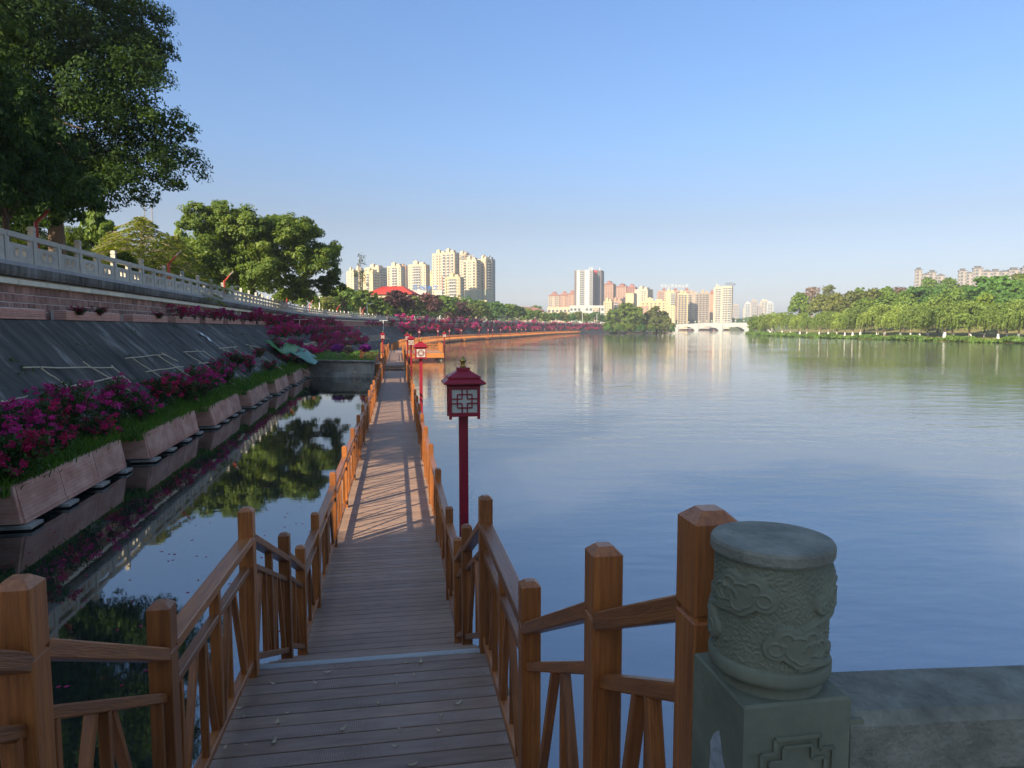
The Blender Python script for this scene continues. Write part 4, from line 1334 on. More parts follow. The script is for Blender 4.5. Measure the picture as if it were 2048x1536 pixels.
for i in range(46):                            # row of small frames on the planted slope further on
    y = 60 + i * 2.3 + rb.uniform(-.4, .4); o = woff(y)
    def S(n, l=.15): return Vector((*WP(y, n, 0).xy, slope_z(*WP(y, n, 0).xy) + l))
    A = S(o * .55); B = S(o - 1.4); dy = Vector((0, rb.uniform(.9, 1.4), rb.uniform(-.1, .1)))
    root = thing('bamboo_trellis', 'small bamboo trellis among the massed magenta shrubs on the far slope', 'trellis', A, 0, 'far bamboo trellises')
    for a, b in ((A, B), (A + dy, B + dy), (A - dy * .2, A + dy * 1.2)):
        MB().tube([a, a.lerp(b, .5), b], .025, 4).build('cane', M['bamboo'], root)

# thin dry shoots and strings over the dark slope
mm = MB()
for i in range(46):
    y = rb.uniform(16, 62); o = woff(y); n0 = rb.uniform(.4, 2.2); n1 = n0 + rb.uniform(.8, 2.6)
    pts = []
    for j in range(5):
        t = j / 4; yy = y + t * rb.uniform(-.5, .9); n = n0 + (n1 - n0) * t; p = WP(yy, n, 0); pts.append((p.x, p.y, slope_z(p.x, p.y) + .05 + rb.uniform(0, .06)))
    mm.tube(pts, rb.uniform(.006, .011), 3)
o = mm.build('dry_shoots', M['bark_pale'], kind='stuff'); tag(o, 'thin dry shoots hanging over the dark slope', 'shoots')

rg = rng_of(61); cp_ = []; cn_ = []
for i in range(95):
    y = rg.uniform(13, 62); o_ = woff(y); n0 = (o_ - .95) - abs(rg.normal()) * 1.3 if i % 3 else rg.uniform(.5, o_ - 1.2)
    n0 = max(.5, n0); p = WP(y, n0, 0); z = slope_z(p.x, p.y); m = int(rg.integers(8, 34)); r_ = rg.uniform(.05, .2)
    q = rg.normal(size=(m, 3)) * np.array([r_, r_ * 1.4, r_ * .5]) + np.array([p.x, p.y, z + .05]); cp_.append(q); cn_.append(rg.normal(size=(m, 3)) + np.array([.5, -.2, 1.0]))
cp_ = np.concatenate(cp_); o = bpy.data.objects.new('slope_weeds', leaf_mesh('slope_weeds', cp_, np.concatenate(cn_), .055, .02, rg, M['boug_leaf'])); put(o); tag(o, 'small weeds rooted in the dark slope', 'weeds', kind='stuff')

# green and cyan tarp thrown over the foot of the slope by the concrete end wall
def tarp(name, px_quad, mat, parent, n=9, seed=1):
    c = [on_slope(*q, lift=.62) for q in px_quad]; rg = rng_of(seed); V = []; F = []
    for i in range(n + 1):
        for j in range(n + 1):
            u, v = i / n, j / n; p = (c[0] * (1 - u) + c[1] * u) * (1 - v) + (c[3] * (1 - u) + c[2] * u) * v
            p = p + Vector((0, 0, .10 * math.sin(u * 7 + seed) * math.sin(v * 5 + 1) + rg.normal() * .03)); V.append(tuple(p))
    for i in range(n):
        for j in range(n): F.append((i * (n + 1) + j, (i + 1) * (n + 1) + j, (i + 1) * (n + 1) + j + 1, i * (n + 1) + j + 1))
    o = bpy.data.objects.new(name, np_mesh(name, V, F, [mat], True)); put(o, parent, WM[parent.name]); o.data.transform(WM[parent.name].inverted())
    md = o.modifiers.new('thick', 'SOLIDIFY'); md.thickness = .02
    return o


tp = thing('tarp', 'green tarpaulin with a cyan lower end thrown over the foot of the slope', 'tarp', on_slope(580, 700))
tarp('green_sheet', [(528, 684), (566, 677), (612, 697), (576, 712)], M['tarp_green'], tp, 9, 1)
tarp('cyan_sheet', [(578, 706), (606, 696), (644, 720), (630, 729)], M['tarp_cyan'], tp, 8, 2)
# a white rag caught on the slope, a white post with a cross arm
a = on_slope(402, 664, .1); rg = rng_of(9)
P_ = [(on_slope(402 + u * 19 + (v - .5) * 7, 664 + u * 15 + v * 3 + math.sin(u * 7) * 2, .10 + .05 * math.sin(u * 9 + v * 4))) for u in np.linspace(0, 1, 7) for v in (0, .5, 1)]
F_ = [(i * 3 + j, i * 3 + 3 + j, i * 3 + 4 + j, i * 3 + 1 + j) for i in range(6) for j in range(2)]
ro = bpy.data.objects.new('plastic_rag', np_mesh('plastic_rag', [tuple(p) for p in P_], F_, [M['white']])); put(ro); tag(ro, 'torn white plastic rag lying on the dark slope', 'rag')
ro.modifiers.new('thick', 'SOLIDIFY').thickness = .01
b = on_slope(600, 668, .0); t = thing('cross_arm_post', 'white post with a cross arm standing on the slope above the tarp', 'post', b)
tp_ = at_depth(602, 639, b.y); MB().tube([b - Vector((0, 0, .3)), Vector((b.x, b.y, tp_.z))], .045, 8).build('pole', M['white'], t)
MB().beam(Vector((b.x - .75, b.y, tp_.z)), Vector((b.x + 1.0, b.y + .3, tp_.z + .03)), .07, .07).build('cross_arm', M['white'], t)
for q in range(3):
    px = (895, 1064, 1300)[q] if q < 2 else 0
    if not px: continue
    yq = 170 + q * 120; p = WP(yq, 2.5, 2.6); t = thing('cross_arm_post', 'distant white post with a cross arm on the far slope, %s' % ('nearer one', 'farther one')[q], 'post', p)
    MB().tube([p, p + Vector((0, 0, 3))], .06, 6).build('pole', M['white'], t); MB().beam(p + Vector((-1.0, 0, 3)), p + Vector((1.0, .2, 3)), .09, .09).build('cross_arm', M['white'], t)

# concrete end wall and its little garden
def quad_block(pts, z0, z1):
    k = len(pts); return MB().add([(x, y, z0) for x, y in pts] + [(x, y, z1) for x, y in pts], [tuple(range(k))[::-1], tuple(range(k, 2 * k))] + [(i, (i + 1) % k, k + (i + 1) % k, k + i) for i in range(k)])


e0 = WP(53.0, woff(53) - .9, 0); e1 = P(53.4, T0 - .75, 0); e2 = P(74, T0 - .9, 0); e3 = WP(74, woff(74) - .6, 0)
m_ = quad_block([(e0.x, e0.y), (e1.x, e1.y), (e2.x, e2.y), (e3.x, e3.y)], -1, 1.24)
ew = thing('concrete_wall', 'stained grey concrete end wall closing the channel beside the boardwalk', 'wall', (e0 + e1) / 2)
m_.build('body', M['concrete'], ew)
d = (e1 - e0).normalized(); nrm = Vector((d.y, -d.x, 0))
MB().beam(e0 + nrm * .12 + Vector((0, 0, .20)), e1 + nrm * .12 + Vector((0, 0, .20)), .26, .40).build('footing', M['concrete'], ew)
MB().beam(e0 + nrm * .02 + Vector((0, 0, 1.29)), e1 + nrm * .02 + Vector((0, 0, 1.29)), .34, .10).build('coping', M['concrete'], ew)
rg = rng_of(15); n = 5200
u = rg.random(n); v = rg.random(n) ** 1.3
Q = np.array([tuple((e0 * (1 - a) + e1 * a) * (1 - b) + (e3 * (1 - a) + e2 * a) * b) for a, b in zip(u, v)]); Q[:, 2] = 1.24
h = rg.uniform(.10, .30, n); a = rg.uniform(0, PI, n); w = .022
side = np.stack([np.cos(a) * w, np.sin(a) * w, np.zeros(n)], 1); tip = Q + np.stack([rg.normal(size=n) * .06, rg.normal(size=n) * .06, h], 1)
V = np.stack([Q - side, Q + side, tip], 1).reshape(-1, 3); F = np.arange(3 * n).reshape(n, 3)
g = bpy.data.objects.new('landing_grass', np_mesh('landing_grass', V, F, [M['grass']])); put(g); tag(g, 'bright grass on top of the concrete end wall', 'grass', kind='stuff')


def ball_bush(px, py_top, py_base, Y, w_px, label, mat, name, stem=.35, seed=1, loose=False):
    base = at_depth(px, py_base, Y); base.z = 1.24; top = at_depth(px, py_top, Y).z - base.z
    r = w_px / FPX * Y / 2; h = top * (1 - stem) / 2
    rng = rng_of(seed); bl_ = [(0, 0, top - h, r * .8, r * .8, h * .85)] + [(r * .45 * math.cos(a), r * .45 * math.sin(a), top - h + rng.uniform(-.2, .3) * h, r * .55, r * .55, h * .6) for a in np.arange(0, 6.2, 1.05)]
    return blob_tree(name, label, 'shrub', base, bl_, 2600, .05, mat, M['bark_pale'], top - h * 1.4, .05, seed, aspect=.7, tufts=22)


ball_bush(731, 686, 719, 58, 25, 'round purple flowering shrub clipped to a ball on a short stem', M['bract_purple'], 'ball_shrub', .30, 2)
ball_bush(697, 690, 720, 57.5, 22, 'pale yellow leaved shrub between the purple ones on the end wall', M['leaf_pinkish'], 'pale_shrub', .30, 3)
ball_bush(676, 687, 720, 58, 30, 'loose violet flowering shrub left of the pale yellow one', M['bract_purple'], 'violet_shrub', .30, 4)

# ------------------------------------------------------------------ red bent lamp posts on the promenade
def behind(px, dist):
    u = (px - 1024) / FPX
    lo = None
    for y in np.arange(14, 700, .5):
        f = u * y - (WX(y) - dist * math.hypot(1, WS(y)))
        if lo is not None and lo * f <= 0: return float(y)
        lo = f
    return float('nan')


def red_lamp(Y, dist, label, h=3.1):
    p = WP(Y, -dist, BANK); t = thing('lamp_post', label, 'lamp', p, 0, 'bent red lamp posts on the promenade')
    d = Vector((.75, .35, 0))
    MB().beam(p, p + Vector((0, 0, h - .9)), .12, .12).build('pole', M['lamp_red'], t)
    MB().beam(p + Vector((0, 0, h - .95)), p + d * .85 + Vector((0, 0, h - .12)), .10, .10).build('arm', M['lamp_red'], t)
    MB().beam(p + d * .5 + Vector((0, 0, h - .44)), p + d * .88 + Vector((0, 0, h - .10)), .14, .05, 0, (0, 0, 1)).build('lamp_head', M['metal'], t)
    MB().box(-.2, .2, -.2, .2, 0, .35, 0, T(p)).build('base', M['bal'], t)


lam = [(88, 'nearest'), (347, 'second'), (455, 'third'), (577, 'fourth'), (622, 'fifth'), (676, 'sixth'), (726, 'seventh'), (775, 'eighth'), (888, 'ninth'), (920, 'tenth')]
for px, od in lam:
    Y = behind(px, 1.5)
    if Y == Y: red_lamp(Y, 1.5, 'bent red lamp post behind the stone balustrade, %s from the left' % ('leftmost' if od == 'nearest' else od), 3.0)
for i, px in enumerate((735, 641, 1163, 1192)):
    Y = behind(px, 3.0)
    if Y != Y: continue
    p = WP(Y, -3, BANK); t = thing('camera_pole' if i < 2 else 'street_lamp', ['white pole with a long arm behind the balustrade by the sixth red lamp post', 'thin white pole behind the balustrade under the big banyan', 'thin pale street lamp before the white tower', 'thin pale street lamp left of the island'][i], 'pole', p)
    hh = 4.2 if i < 2 else 9
    MB().tube([p, p + Vector((0, 0, hh))], .07 if i < 2 else .12, 6).build('pole', M['white'], t); MB().beam(p + Vector((0, 0, hh - .1)), p + Vector((1.7, .3, hh - .1)), .07, .07).build('arm', M['white'], t)

# ------------------------------------------------------------------ trees on the left bank
def px_blobs(root_px, Y, base_z, spots, rng, depth, sq=.85):
    """(photo px, py, radius px) of leaf masses at distance Y -> blobs in the tree's own space"""
    s = FPX / Y; out = []
    for px, py, r in spots:
        p = at_depth(px, py, Y); q = at_depth(root_px, py, Y)
        out.append((p.x - q.x, rng.uniform(-depth, depth), p.z - base_z, r / s, r / s * rng.uniform(.9, 1.2), r / s * sq))
    return out


rng = rng_of(101)
spots = [(338, 300, 70), (362, 240, 48), (310, 190, 85), (285, 95, 75), (320, 60, 38), (205, 60, 105), (180, 200, 115), (245, 335, 70), (222, 395, 42), (100, 330, 115), (60, 180, 115),
         (40, 45, 115), (-70, 110, 150), (-60, 290, 130), (150, -70, 150), (0, -110, 160), (270, 20, 70), (130, 415, 50), (40, 420, 60), (-30, 410, 70), (290, 360, 42), (370, 320, 35), (395, 262, 22)]
spots = [(px - max(0, min(38, (px - 200) * .4)), py, r) for px, py, r in spots]
bl_ = px_blobs(110, 32, BANK, spots, rng, 2.6)
bl_ += [(b[0] - 3, 3.5, b[2] + 1, b[3] * 1.1, b[4] * 1.2, b[5]) for b in bl_[5:15:2]]
bl_ += px_blobs(110, 33, BANK, [(70, 445, 55), (140, 430, 48), (-20, 460, 60), (185, 410, 44), (30, 350, 90), (150, 300, 95), (230, 250, 80), (200, 140, 90), (120, 120, 110), (250, 390, 30), (300, 130, 34)], rng, 2.0)
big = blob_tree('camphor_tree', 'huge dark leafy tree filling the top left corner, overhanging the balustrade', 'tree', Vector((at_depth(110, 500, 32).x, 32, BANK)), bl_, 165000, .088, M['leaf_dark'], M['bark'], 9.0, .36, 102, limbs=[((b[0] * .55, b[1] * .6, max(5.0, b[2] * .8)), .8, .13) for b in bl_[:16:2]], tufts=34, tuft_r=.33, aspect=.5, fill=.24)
rng = rng_of(107)
bl_ = px_blobs(-60, 24.5, BANK, [(20, 60, 42), (42, 112, 26), (-10, 150, 46), (8, 15, 38), (28, 172, 22), (-30, 80, 60), (-40, 10, 60), (10, 215, 22), (-25, 200, 40)], rng, .8)
blob_tree('yellow_green_tree', 'sunlit yellow green tree reaching in at the top left corner before the huge dark tree', 'tree', Vector((at_depth(-60, 500, 24.5).x, 24.5, BANK)), bl_, 17000, .075, M['leaf_bright'], M['bark'], 7.0, .16, 108, tufts=26, tuft_r=.32)
rng = rng_of(111)
spots = [(520, 472, 50), (455, 468, 50), (405, 498, 48), (585, 482, 52), (622, 535, 44), (655, 518, 24), (560, 560, 50), (480, 555, 56), (425, 560, 48), (385, 540, 42), (640, 570, 32), (505, 515, 66), (530, 436, 22), (400, 445, 12),
         (612, 470, 38), (640, 503, 32), (562, 452, 34), (432, 452, 34), (480, 445, 36), (600, 580, 30), (540, 500, 60), (365, 560, 28), (440, 520, 50), (668, 545, 14)]
Yb = 82.0
bl_ = px_blobs(500, Yb, BANK, spots, rng, 5.0)
blob_tree('banyan_tree', 'large round crowned banyan with sunlit top leaning over the balustrade', 'tree', Vector((at_depth(500, 560, Yb).x, Yb, BANK)), bl_, 105000, .175, M['leaf_banyan'], M['bark'], 5.5, .6, 112, limbs=[((b[0] * .6, b[1] * .6, b[2] * .75), .8, .2) for b in bl_[:12]], tufts=34, tuft_r=.30, aspect=.6, fill=.22)


def cedar(px, ytop, Y, wpx, label, seed):
    rng = rng_of(seed); base = Vector((at_depth(px, 560, Y).x, Y, BANK)); H = at_depth(px, ytop, Y).z - BANK; Rm = wpx / FPX * Y / 2
    t = thing('cedar_tree', label, 'tree', base, 0, 'cedars behind the balustrade')
    pts = []; nor = []; ax = []; tb = MB(); tb.tube([(0, 0, 0), (.05, 0, H * .5), (0, 0, H)], [.16, .10, .02], 7)
    for i in range(64):
        f = (i / 64) ** .8; z = H * (.10 + .9 * f); L = Rm * (1 - f) ** .75 * rng.uniform(.75, 1.15) + .25; a = i * 2.4 + rng.uniform(-.3, .3)
        d = np.array([math.cos(a), math.sin(a), 0]); n = int(60 + 330 * L / Rm)
        u = rng.random(n) ** .7; sp = (1 - u) * .22 * L + .10
        side = rng.normal(size=n) * sp
        p = d * (u * L)[:, None] + np.array([-d[1], d[0], 0]) * side[:, None]
        p[:, 2] = z + .14 * L * u - .30 * L * u ** 2.2 - np.abs(side) * .25 - rng.random(n) ** 2 * .16
        pts.append(p); nor.append(rng.normal(size=(n, 3)) * .5 + np.array([0, 0, 1])); ax.append(d + rng.normal(size=(n, 3)) * .5 + np.array([0, 0, -.45]))
        tb.tube([(0, 0, z), tuple(d * L * .5 + np.array([0, 0, z + .05 * L])), tuple(d * L * .95 + np.array([0, 0, z - .13 * L]))], [.045, .03, .01], 4)
    inst('crown', leaf_mesh('crown', np.concatenate(pts), np.concatenate(nor), .12, .030, rng, M['leaf_cedar'], np.concatenate(ax)), t, WM[t.name])
    inst('trunk', tb.mesh('trunk', M['bark_pale'], True), t, WM[t.name])


cedar(285, 432, behind(285, 4.2), 330, 'yellow green cedar with drooping tiers before the tall pylon shaped tree tops', 121)
cedar(232, 462, behind(232, 6.5), 230, 'lower cedar with drooping sprays left of the tallest cedar', 122)
cedar(352, 470, behind(352, 3.6), 190, 'small cedar whose sprays touch the banyan crown', 123)

# prototypes, about ten metres tall
proto = {}


def mk(kind, seed, mat, n=5200, leaf=.30, R_=4.2, z0=3.2, h=6.4, nb=11, rb_=1.7, trunk_h=4.2, bark='bark', tuft_r=.32, aspect=.65, flat=.85, fill=.14, tufts=20):
    rng = rng_of(seed)
    t = blob_tree('tree', 'x', 'tree', (0, 0, -500), dome(rng, nb, R_, z0, h, rb_, flat), n, leaf, M[mat], M[bark], trunk_h, .22, seed, tufts=tufts, tuft_r=tuft_r, aspect=aspect, fill=fill)
    proto[kind] = t
    return t


mk('fine', 200, 'leaf_mid', 34000, .105, 4.4, .8, 8.2, 22, 1.6, 3.0, tufts=30, tuft_r=.3, fill=.22)
mk('round', 201, 'leaf_mid'); mk('round2', 202, 'leaf_mid', 5600, .28, 4.6, 2.6, 6.8, 14, 1.6)
mk('tall', 203, 'leaf_mid', 4800, .28, 3.0, 2.5, 7.4, 11, 1.45)
mk('bushy', 204, 'leaf_mid', 5200, .28, 4.4, .8, 8.2, 15, 1.75, 3.0)
mk('layer', 205, 'leaf_mid', 7200, .27, 5.6, 3.4, 6.0, 20, 1.5, 4.5, flat=.55)
mk('sparse', 206, 'leaf_mid', 1700, .22, 2.8, 3.0, 7.0, 13, 1.1, 6.5, bark='bark_pale', tuft_r=.5, fill=.05)


def willow_proto(seed, kind):
    rng = rng_of(seed)
    t = thing('tree', 'x', 'tree', (0, 0, -500))
    bl_ = np.array(dome(rng, 12, 4.3, 3.0, 6.6, 1.5, .8))
    Pa, Na = crown_points(bl_, 2600, rng, 18, .32)
    m = 330; i = rng.integers(0, len(bl_), m); d = unit(rng.normal(size=(m, 3))); d[:, 2] = np.abs(d[:, 2]) * .4
    st = bl_[i, :3] + d * bl_[i, 3:6]
    Ls = rng.uniform(1.2, 3.4, m); k = 11
    u = np.linspace(0, 1, k)[None, :]
    Q = np.repeat(st[:, None, :], k, 1); out = unit(st * np.array([1, 1, 0]) + 1e-6)
    Q[:, :, 2] -= Ls[:, None] * u; Q[:, :, :2] += out[:, None, :2] * (np.sqrt(u) * .45)[:, :, None] + rng.normal(size=(m, k, 2)) * .06
    Q = Q.reshape(-1, 3); Q = Q[Q[:, 2] > 1.9]
    nn = len(Q); ax = rng.normal(size=(nn, 3)) * .25 + np.array([0, 0, -1])
    V1, F1 = leaf_geo(Pa, Na, .24, .13, rng); V2, F2 = leaf_geo(Q, rng.normal(size=(nn, 3)), .24, .085, rng, ax)
    inst('crown', np_mesh('crown', np.concatenate([V1, V2]), np.concatenate([F1, F2 + len(V1)]), [M['leaf_willow']]), t, WM[t.name])
    limbs = [((b[0] * .8, b[1] * .8, b[2]), rng.uniform(.5, .95), .12) for b in bl_]
    inst('trunk', trunk_mb(3.4, .24, (rng.uniform(-.4, .4), 0), limbs, rng).mesh('trunk', M['bark_pale'], True), t, WM[t.name])
    inst('painted_base', MB().lathe([(.385, 0), (.30, .5), (.285, 1.15)], 8, cap=False).mesh('painted_base', M['white'], True), t, WM[t.name])
    proto[kind] = t


willow_proto(211, 'willow'); willow_proto(212, 'willow2'); willow_proto(213, 'willow3')
MATS = {k: {'mid_green_leaf': M[v]} for k, v in dict(mid='leaf_mid', deep='leaf_blue', dark='leaf_dark', bright='leaf_bright', olive='leaf_olive', purple='leaf_purple', ban='leaf_banyan', pink='leaf_pinkish').items()}
rt = random.Random(5)
SIZE = {}
MATS['wdark'] = {'willow_leaf': M['leaf_willow_dark']}


def tree(kind, mat, base, H, halfw, label, group=None, name='tree'):
    """H metres tall, halfw metres half width, standing at base"""
    if kind not in SIZE:
        me = [c_ for c_ in proto[kind].children if c_.name.startswith('crown')][0].data
        co = np.empty(len(me.vertices) * 3, np.float32); me.vertices.foreach_get('co', co); co = co.reshape(-1, 3)
        SIZE[kind] = (float(np.percentile(np.hypot(co[:, 0], co[:, 1]), 96)), float(np.percentile(co[:, 2], 99.5)))
    r0, h0 = SIZE[kind]
    c = dup(proto[kind], base, rt.uniform(0, 6.28), (halfw / r0, halfw / r0, H / h0), label, group, MATS.get(mat))
    c.name = name
    if not group and 'group' in c: del c['group']
    return c


def ltree(px, ytop, hw, kind, mat, dist, label, group='trees along the left promenade', name='broadleaf_tree'):
    Y = behind(px, dist)
    if Y != Y: return
    base = WP(Y, -dist, BANK); base.x = (px - 1024) / FPX * Y; base.y = Y
    return tree(kind, mat, base, max(2.0, at_depth(px, ytop, Y).z - BANK), hw / FPX * Y, label, group, name)


LT = [
    (205, 418, 42, 'tall', 'bright', 12, 'yellow green bushy tree between the huge dark tree and the cedars'),
    (150, 455, 45, 'fine', 'ban', 7, 'dark shrub like tree under the huge tree, behind the balustrade'),
    (60, 440, 50, 'fine', 'ban', 7, 'dark undergrowth tree behind the leftmost red lamp post'),
    (20, 452, 50, 'fine', 'bright', 5, 'low green tree at the left edge behind the balustrade'),
    (110, 470, 45, 'fine', 'bright', 5, 'low green bush right of the leftmost red lamp post'),
    (255, 505, 40, 'fine', 'bright', 2.6, 'low bright bush peeping over the balustrade below the cedars'),
    (330, 470, 40, 'bushy', 'ban', 16, 'green tree filling the gap behind the cedars'),
    (372, 455, 26, 'tall', 'ban', 24, 'slim green tree just left of the banyan crown'),
    (375, 548, 32, 'bushy', 'bright', 2.6, 'low bright bush under the left side of the banyan'),
    (570, 575, 24, 'round', 'bright', 2.8, 'young lime green tree under the right side of the banyan, left one'),
    (615, 578, 26, 'round', 'bright', 2.8, 'young lime green tree under the right side of the banyan, right one'),
    (655, 588, 28, 'bushy', 'olive', 5, 'small olive tree at the right foot of the banyan'),
    (690, 573, 34, 'round2', 'mid', 7, 'rounded light green tree right of the banyan'),
    (728, 580, 32, 'round', 'mid', 6, 'light green tree in front of the tall bare pine'),
    (760, 590, 26, 'bushy', 'bright', 9, 'yellow green tree left of the purple leaved trees'),
    (795, 582, 36, 'round2', 'purple', 6, 'broad purple leaved tree under the large red roof'),
    (828, 592, 24, 'tall', 'olive', 4, 'thin olive brown tree between the two purple leaved trees'),
    (856, 588, 36, 'round2', 'purple', 7, 'broad purple leaved tree under the small red roof'),
    (890, 592, 26, 'round', 'mid', 7, 'green tree right of the purple leaved trees'),
    (920, 602, 26, 'bushy', 'purple', 5, 'small dull purple tree right of the green one'),
    (945, 606, 20, 'bushy', 'olive', 5, 'small brownish tree right of the dull purple one'),
    (962, 603, 22, 'round', 'bright', 7, 'yellow green round tree below the tallest tower block'),
    (990, 604, 24, 'round2', 'deep', 7, 'deep green tree below the right end of the tower blocks'),
    (1015, 608, 20, 'round', 'mid', 8, 'rounded tree left of the long reddish roof'),
]
for a in LT: ltree(*a)
for i, (px, yt, hw, kd, mt) in enumerate([(1036, 613, 18, 'round', 'dark'), (1056, 617, 17, 'bushy', 'mid'), (1074, 620, 17, 'round2', 'ban'), (1092, 624, 16, 'bushy', 'bright'), (1108, 625, 15, 'round', 'deep'), (1124, 624, 16, 'round2', 'olive'),
                                          (1140, 625, 15, 'bushy', 'deep'), (1156, 623, 16, 'round', 'olive'), (1172, 626, 15, 'bushy', 'mid'), (1190, 624, 16, 'round2', 'deep'), (1205, 628, 14, 'bushy', 'mid')]):
    ltree(px, yt, hw, kd, mt, 8, 'small distant tree above the far wall, %s of eleven left of the island' % ORD[i], 'distant trees on the left bank')
for i, px in enumerate(range(650, 1010, 15)):       # a second rank behind
    ltree(px + rt.uniform(-4, 4), (590 if not 730 < px < 870 else 600) + rt.uniform(-4, 6) + max(0, px - 880) * .12, 24, rt.choice(['round', 'bushy', 'round2']), rt.choice(['mid', 'ban', 'deep', 'olive']), 17 + rt.uniform(0, 8), 'tree in the second rank behind the promenade trees of the left bank', 'second rank of trees on the left bank')
# the tall bare pine
Yp = behind(723, 12); basep = Vector(((723 - 1024) / FPX * Yp, Yp, BANK)); Hp = at_depth(723, 513, Yp).z - BANK
tpn = thing('bare_pine', 'tall thin nearly bare pine standing out above the left bank trees', 'tree', basep)
m_ = MB(); rp = random.Random(4); m_.tube([(0, 0, 0), (.15, 0, Hp * .4), (-.1, 0, Hp * .75), (.1, 0, Hp)], [.45, .36, .2, .05], 7); lp = []
for i in range(34):
    z = Hp * rp.uniform(.5, 1.0); a = rp.uniform(0, 6.28); L = rp.uniform(.8, 2.6) * (1.15 - z / Hp * .6); e = Vector((math.cos(a) * L, math.sin(a) * L, z + rp.uniform(-.3, 1.0))); m_.tube([(0, 0, z), e], [.07, .02], 4)
    if rp.random() < .7: lp += [(e.x + rp.gauss(0, .35), e.y + rp.gauss(0, .35), e.z + rp.gauss(0, .3)) for _ in range(22)]
inst('trunk', m_.mesh('trunk', M['bark_pale'], True), tpn, WM[tpn.name]); rg = rng_of(6)
inst('crown', leaf_mesh('crown', np.array(lp), rg.normal(size=(len(lp), 3)), .26, .10, rg, M['leaf_dark']), tpn, WM[tpn.name])
# spindly shoots of two tall trees beyond the cedars
for i, px in enumerate((297, 311)):
    Y = 120; b = Vector(((px - 1024) / FPX * Y, Y, BANK)); Ht = at_depth(px, (402, 398)[i], Y).z - BANK; t = thing('bare_tree', ('thin bare reddish shoot above the cedars, left of a pair', 'thin bare shoot above the cedars, right of a pair')[i], 'tree', b)
    m_ = MB(); m_.tube([(0, 0, 0), (.3 * i, 0, Ht * .6), (.5, 0, Ht)], [.2, .12, .03], 5)
    for j in range(30):
        z = Ht * (.45 + .55 * j / 30); s_ = 1 if j % 2 else -1; m_.tube([(.4, 0, z), (.4 + s_ * 1.1 * (1.3 - z / Ht), 0, z + .35)], [.035, .012], 3)
    inst('trunk', m_.mesh('trunk', M['bark_pale']), t, WM[t.name])
# trees beside and behind the camera on the same bank: they shade the boardwalk and show in the channel's reflection
for i, (x, y, H, hw, kd) in enumerate([(-12.6, -9.0, 11, 4.5, 'fine'), (-14.9, 6.0, 9.5, 2.7, 'fine'), (-16.6, 20.0, 8, 2.4, 'fine'), (-17.8, 24.5, 7, 2.6, 'fine'), (-14.5, -12.5, 13, 5.0, 'bushy'), (-24.5, 15, 9.5, 4.4, 'round'), (-10.0, -17, 12, 5, 'bushy')]):
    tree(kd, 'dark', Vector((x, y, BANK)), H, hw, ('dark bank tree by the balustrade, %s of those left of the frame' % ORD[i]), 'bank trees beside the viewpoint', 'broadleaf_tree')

# ------------------------------------------------------------------ island
isl = MB()
for i in range(24):
    a0, a1 = 2 * PI * i / 24, 2 * PI * (i + 1) / 24
    c = Vector((82, 452, .9)); e = lambda a, k, z: Vector((82 + 23.5 * k * math.cos(a), 452 + 13 * k * math.sin(a), z))
    isl.add([c, e(a0, .8, .7), e(a1, .8, .7)], [(0, 1, 2)]); isl.add([e(a0, .8, .7), e(a0, 1, -.6), e(a1, 1, -.6), e(a1, .8, .7)], [(0, 1, 2, 3)])
isl.build('island', M['soil'], kind='structure')
rng = rng_of(131)
for root, spots, lab, mt, n in (
        (1250, [(1250, 622, 17), (1230, 632, 17), (1270, 630, 17), (1222, 648, 15), (1250, 645, 20), (1278, 646, 17), (1235, 655, 14), (1262, 656, 15), (1285, 655, 11), (1214, 655, 9), (1242, 616, 9), (1258, 614, 8)], 'broad dense green tree covering the left two thirds of the island', 'leaf_banyan', 24000),
        (1312, [(1312, 626, 12), (1300, 634, 13), (1325, 634, 12), (1305, 648, 15), (1328, 648, 14), (1340, 654, 8), (1316, 656, 12), (1336, 642, 8), (1345, 658, 5), (1294, 652, 10), (1310, 617, 6)], 'lower looser green tree at the right end of the island', 'leaf_olive', 15000)):
    b = Vector(((root - 1024) / FPX * 446, 446, .5)); bl_ = px_blobs(root, 446, .5, spots, rng, 4.5, 1.0)
    blob_tree('island_tree', lab, 'tree', b, bl_, n, .42, M[mt], M['bark'], 8, .5, 140 + n % 7, 'trees on the island', tufts=26, tuft_r=.28, aspect=.7)
for i, (px, w) in enumerate([(1216, 9), (1236, 10), (1258, 10), (1282, 11), (1304, 10), (1326, 10), (1343, 6)]):
    b = Vector(((px - 1024) / FPX * 440.5, 440.5, .2)); tree('bushy', ('deep', 'mid', 'bright', 'deep', 'mid', 'olive', 'deep')[i], b, 6 + (i % 3), w / FPX * 440, 'low bush at the waterline of the island, %s from the left' % ORD[i], 'bushes round the island shore', 'shore_bush')

# ------------------------------------------------------------------ right bank
_ry = [60, 100, 165, 211, 251, 310, 405, 450, 520, 640, 780]; _rx = [124, 124, 123, 119, 115, 118, 138, 172, 235, 290, 330]
_yy = np.arange(60, 781, 1.0); _rr = np.convolve(np.pad(np.interp(_yy, _ry, _rx), 15, mode='edge'), np.ones(31) / 31, 'valid')


def RS(y): return float(np.interp(y, _yy, _rr))


def rz(d, y=300):
    b = .25 + .55 * min(1, max(0, d) / 3) + .085 * min(max(0, d - 3), 22) + .155 * max(0, d - 25)
    return min(b, 33 + .02 * d)


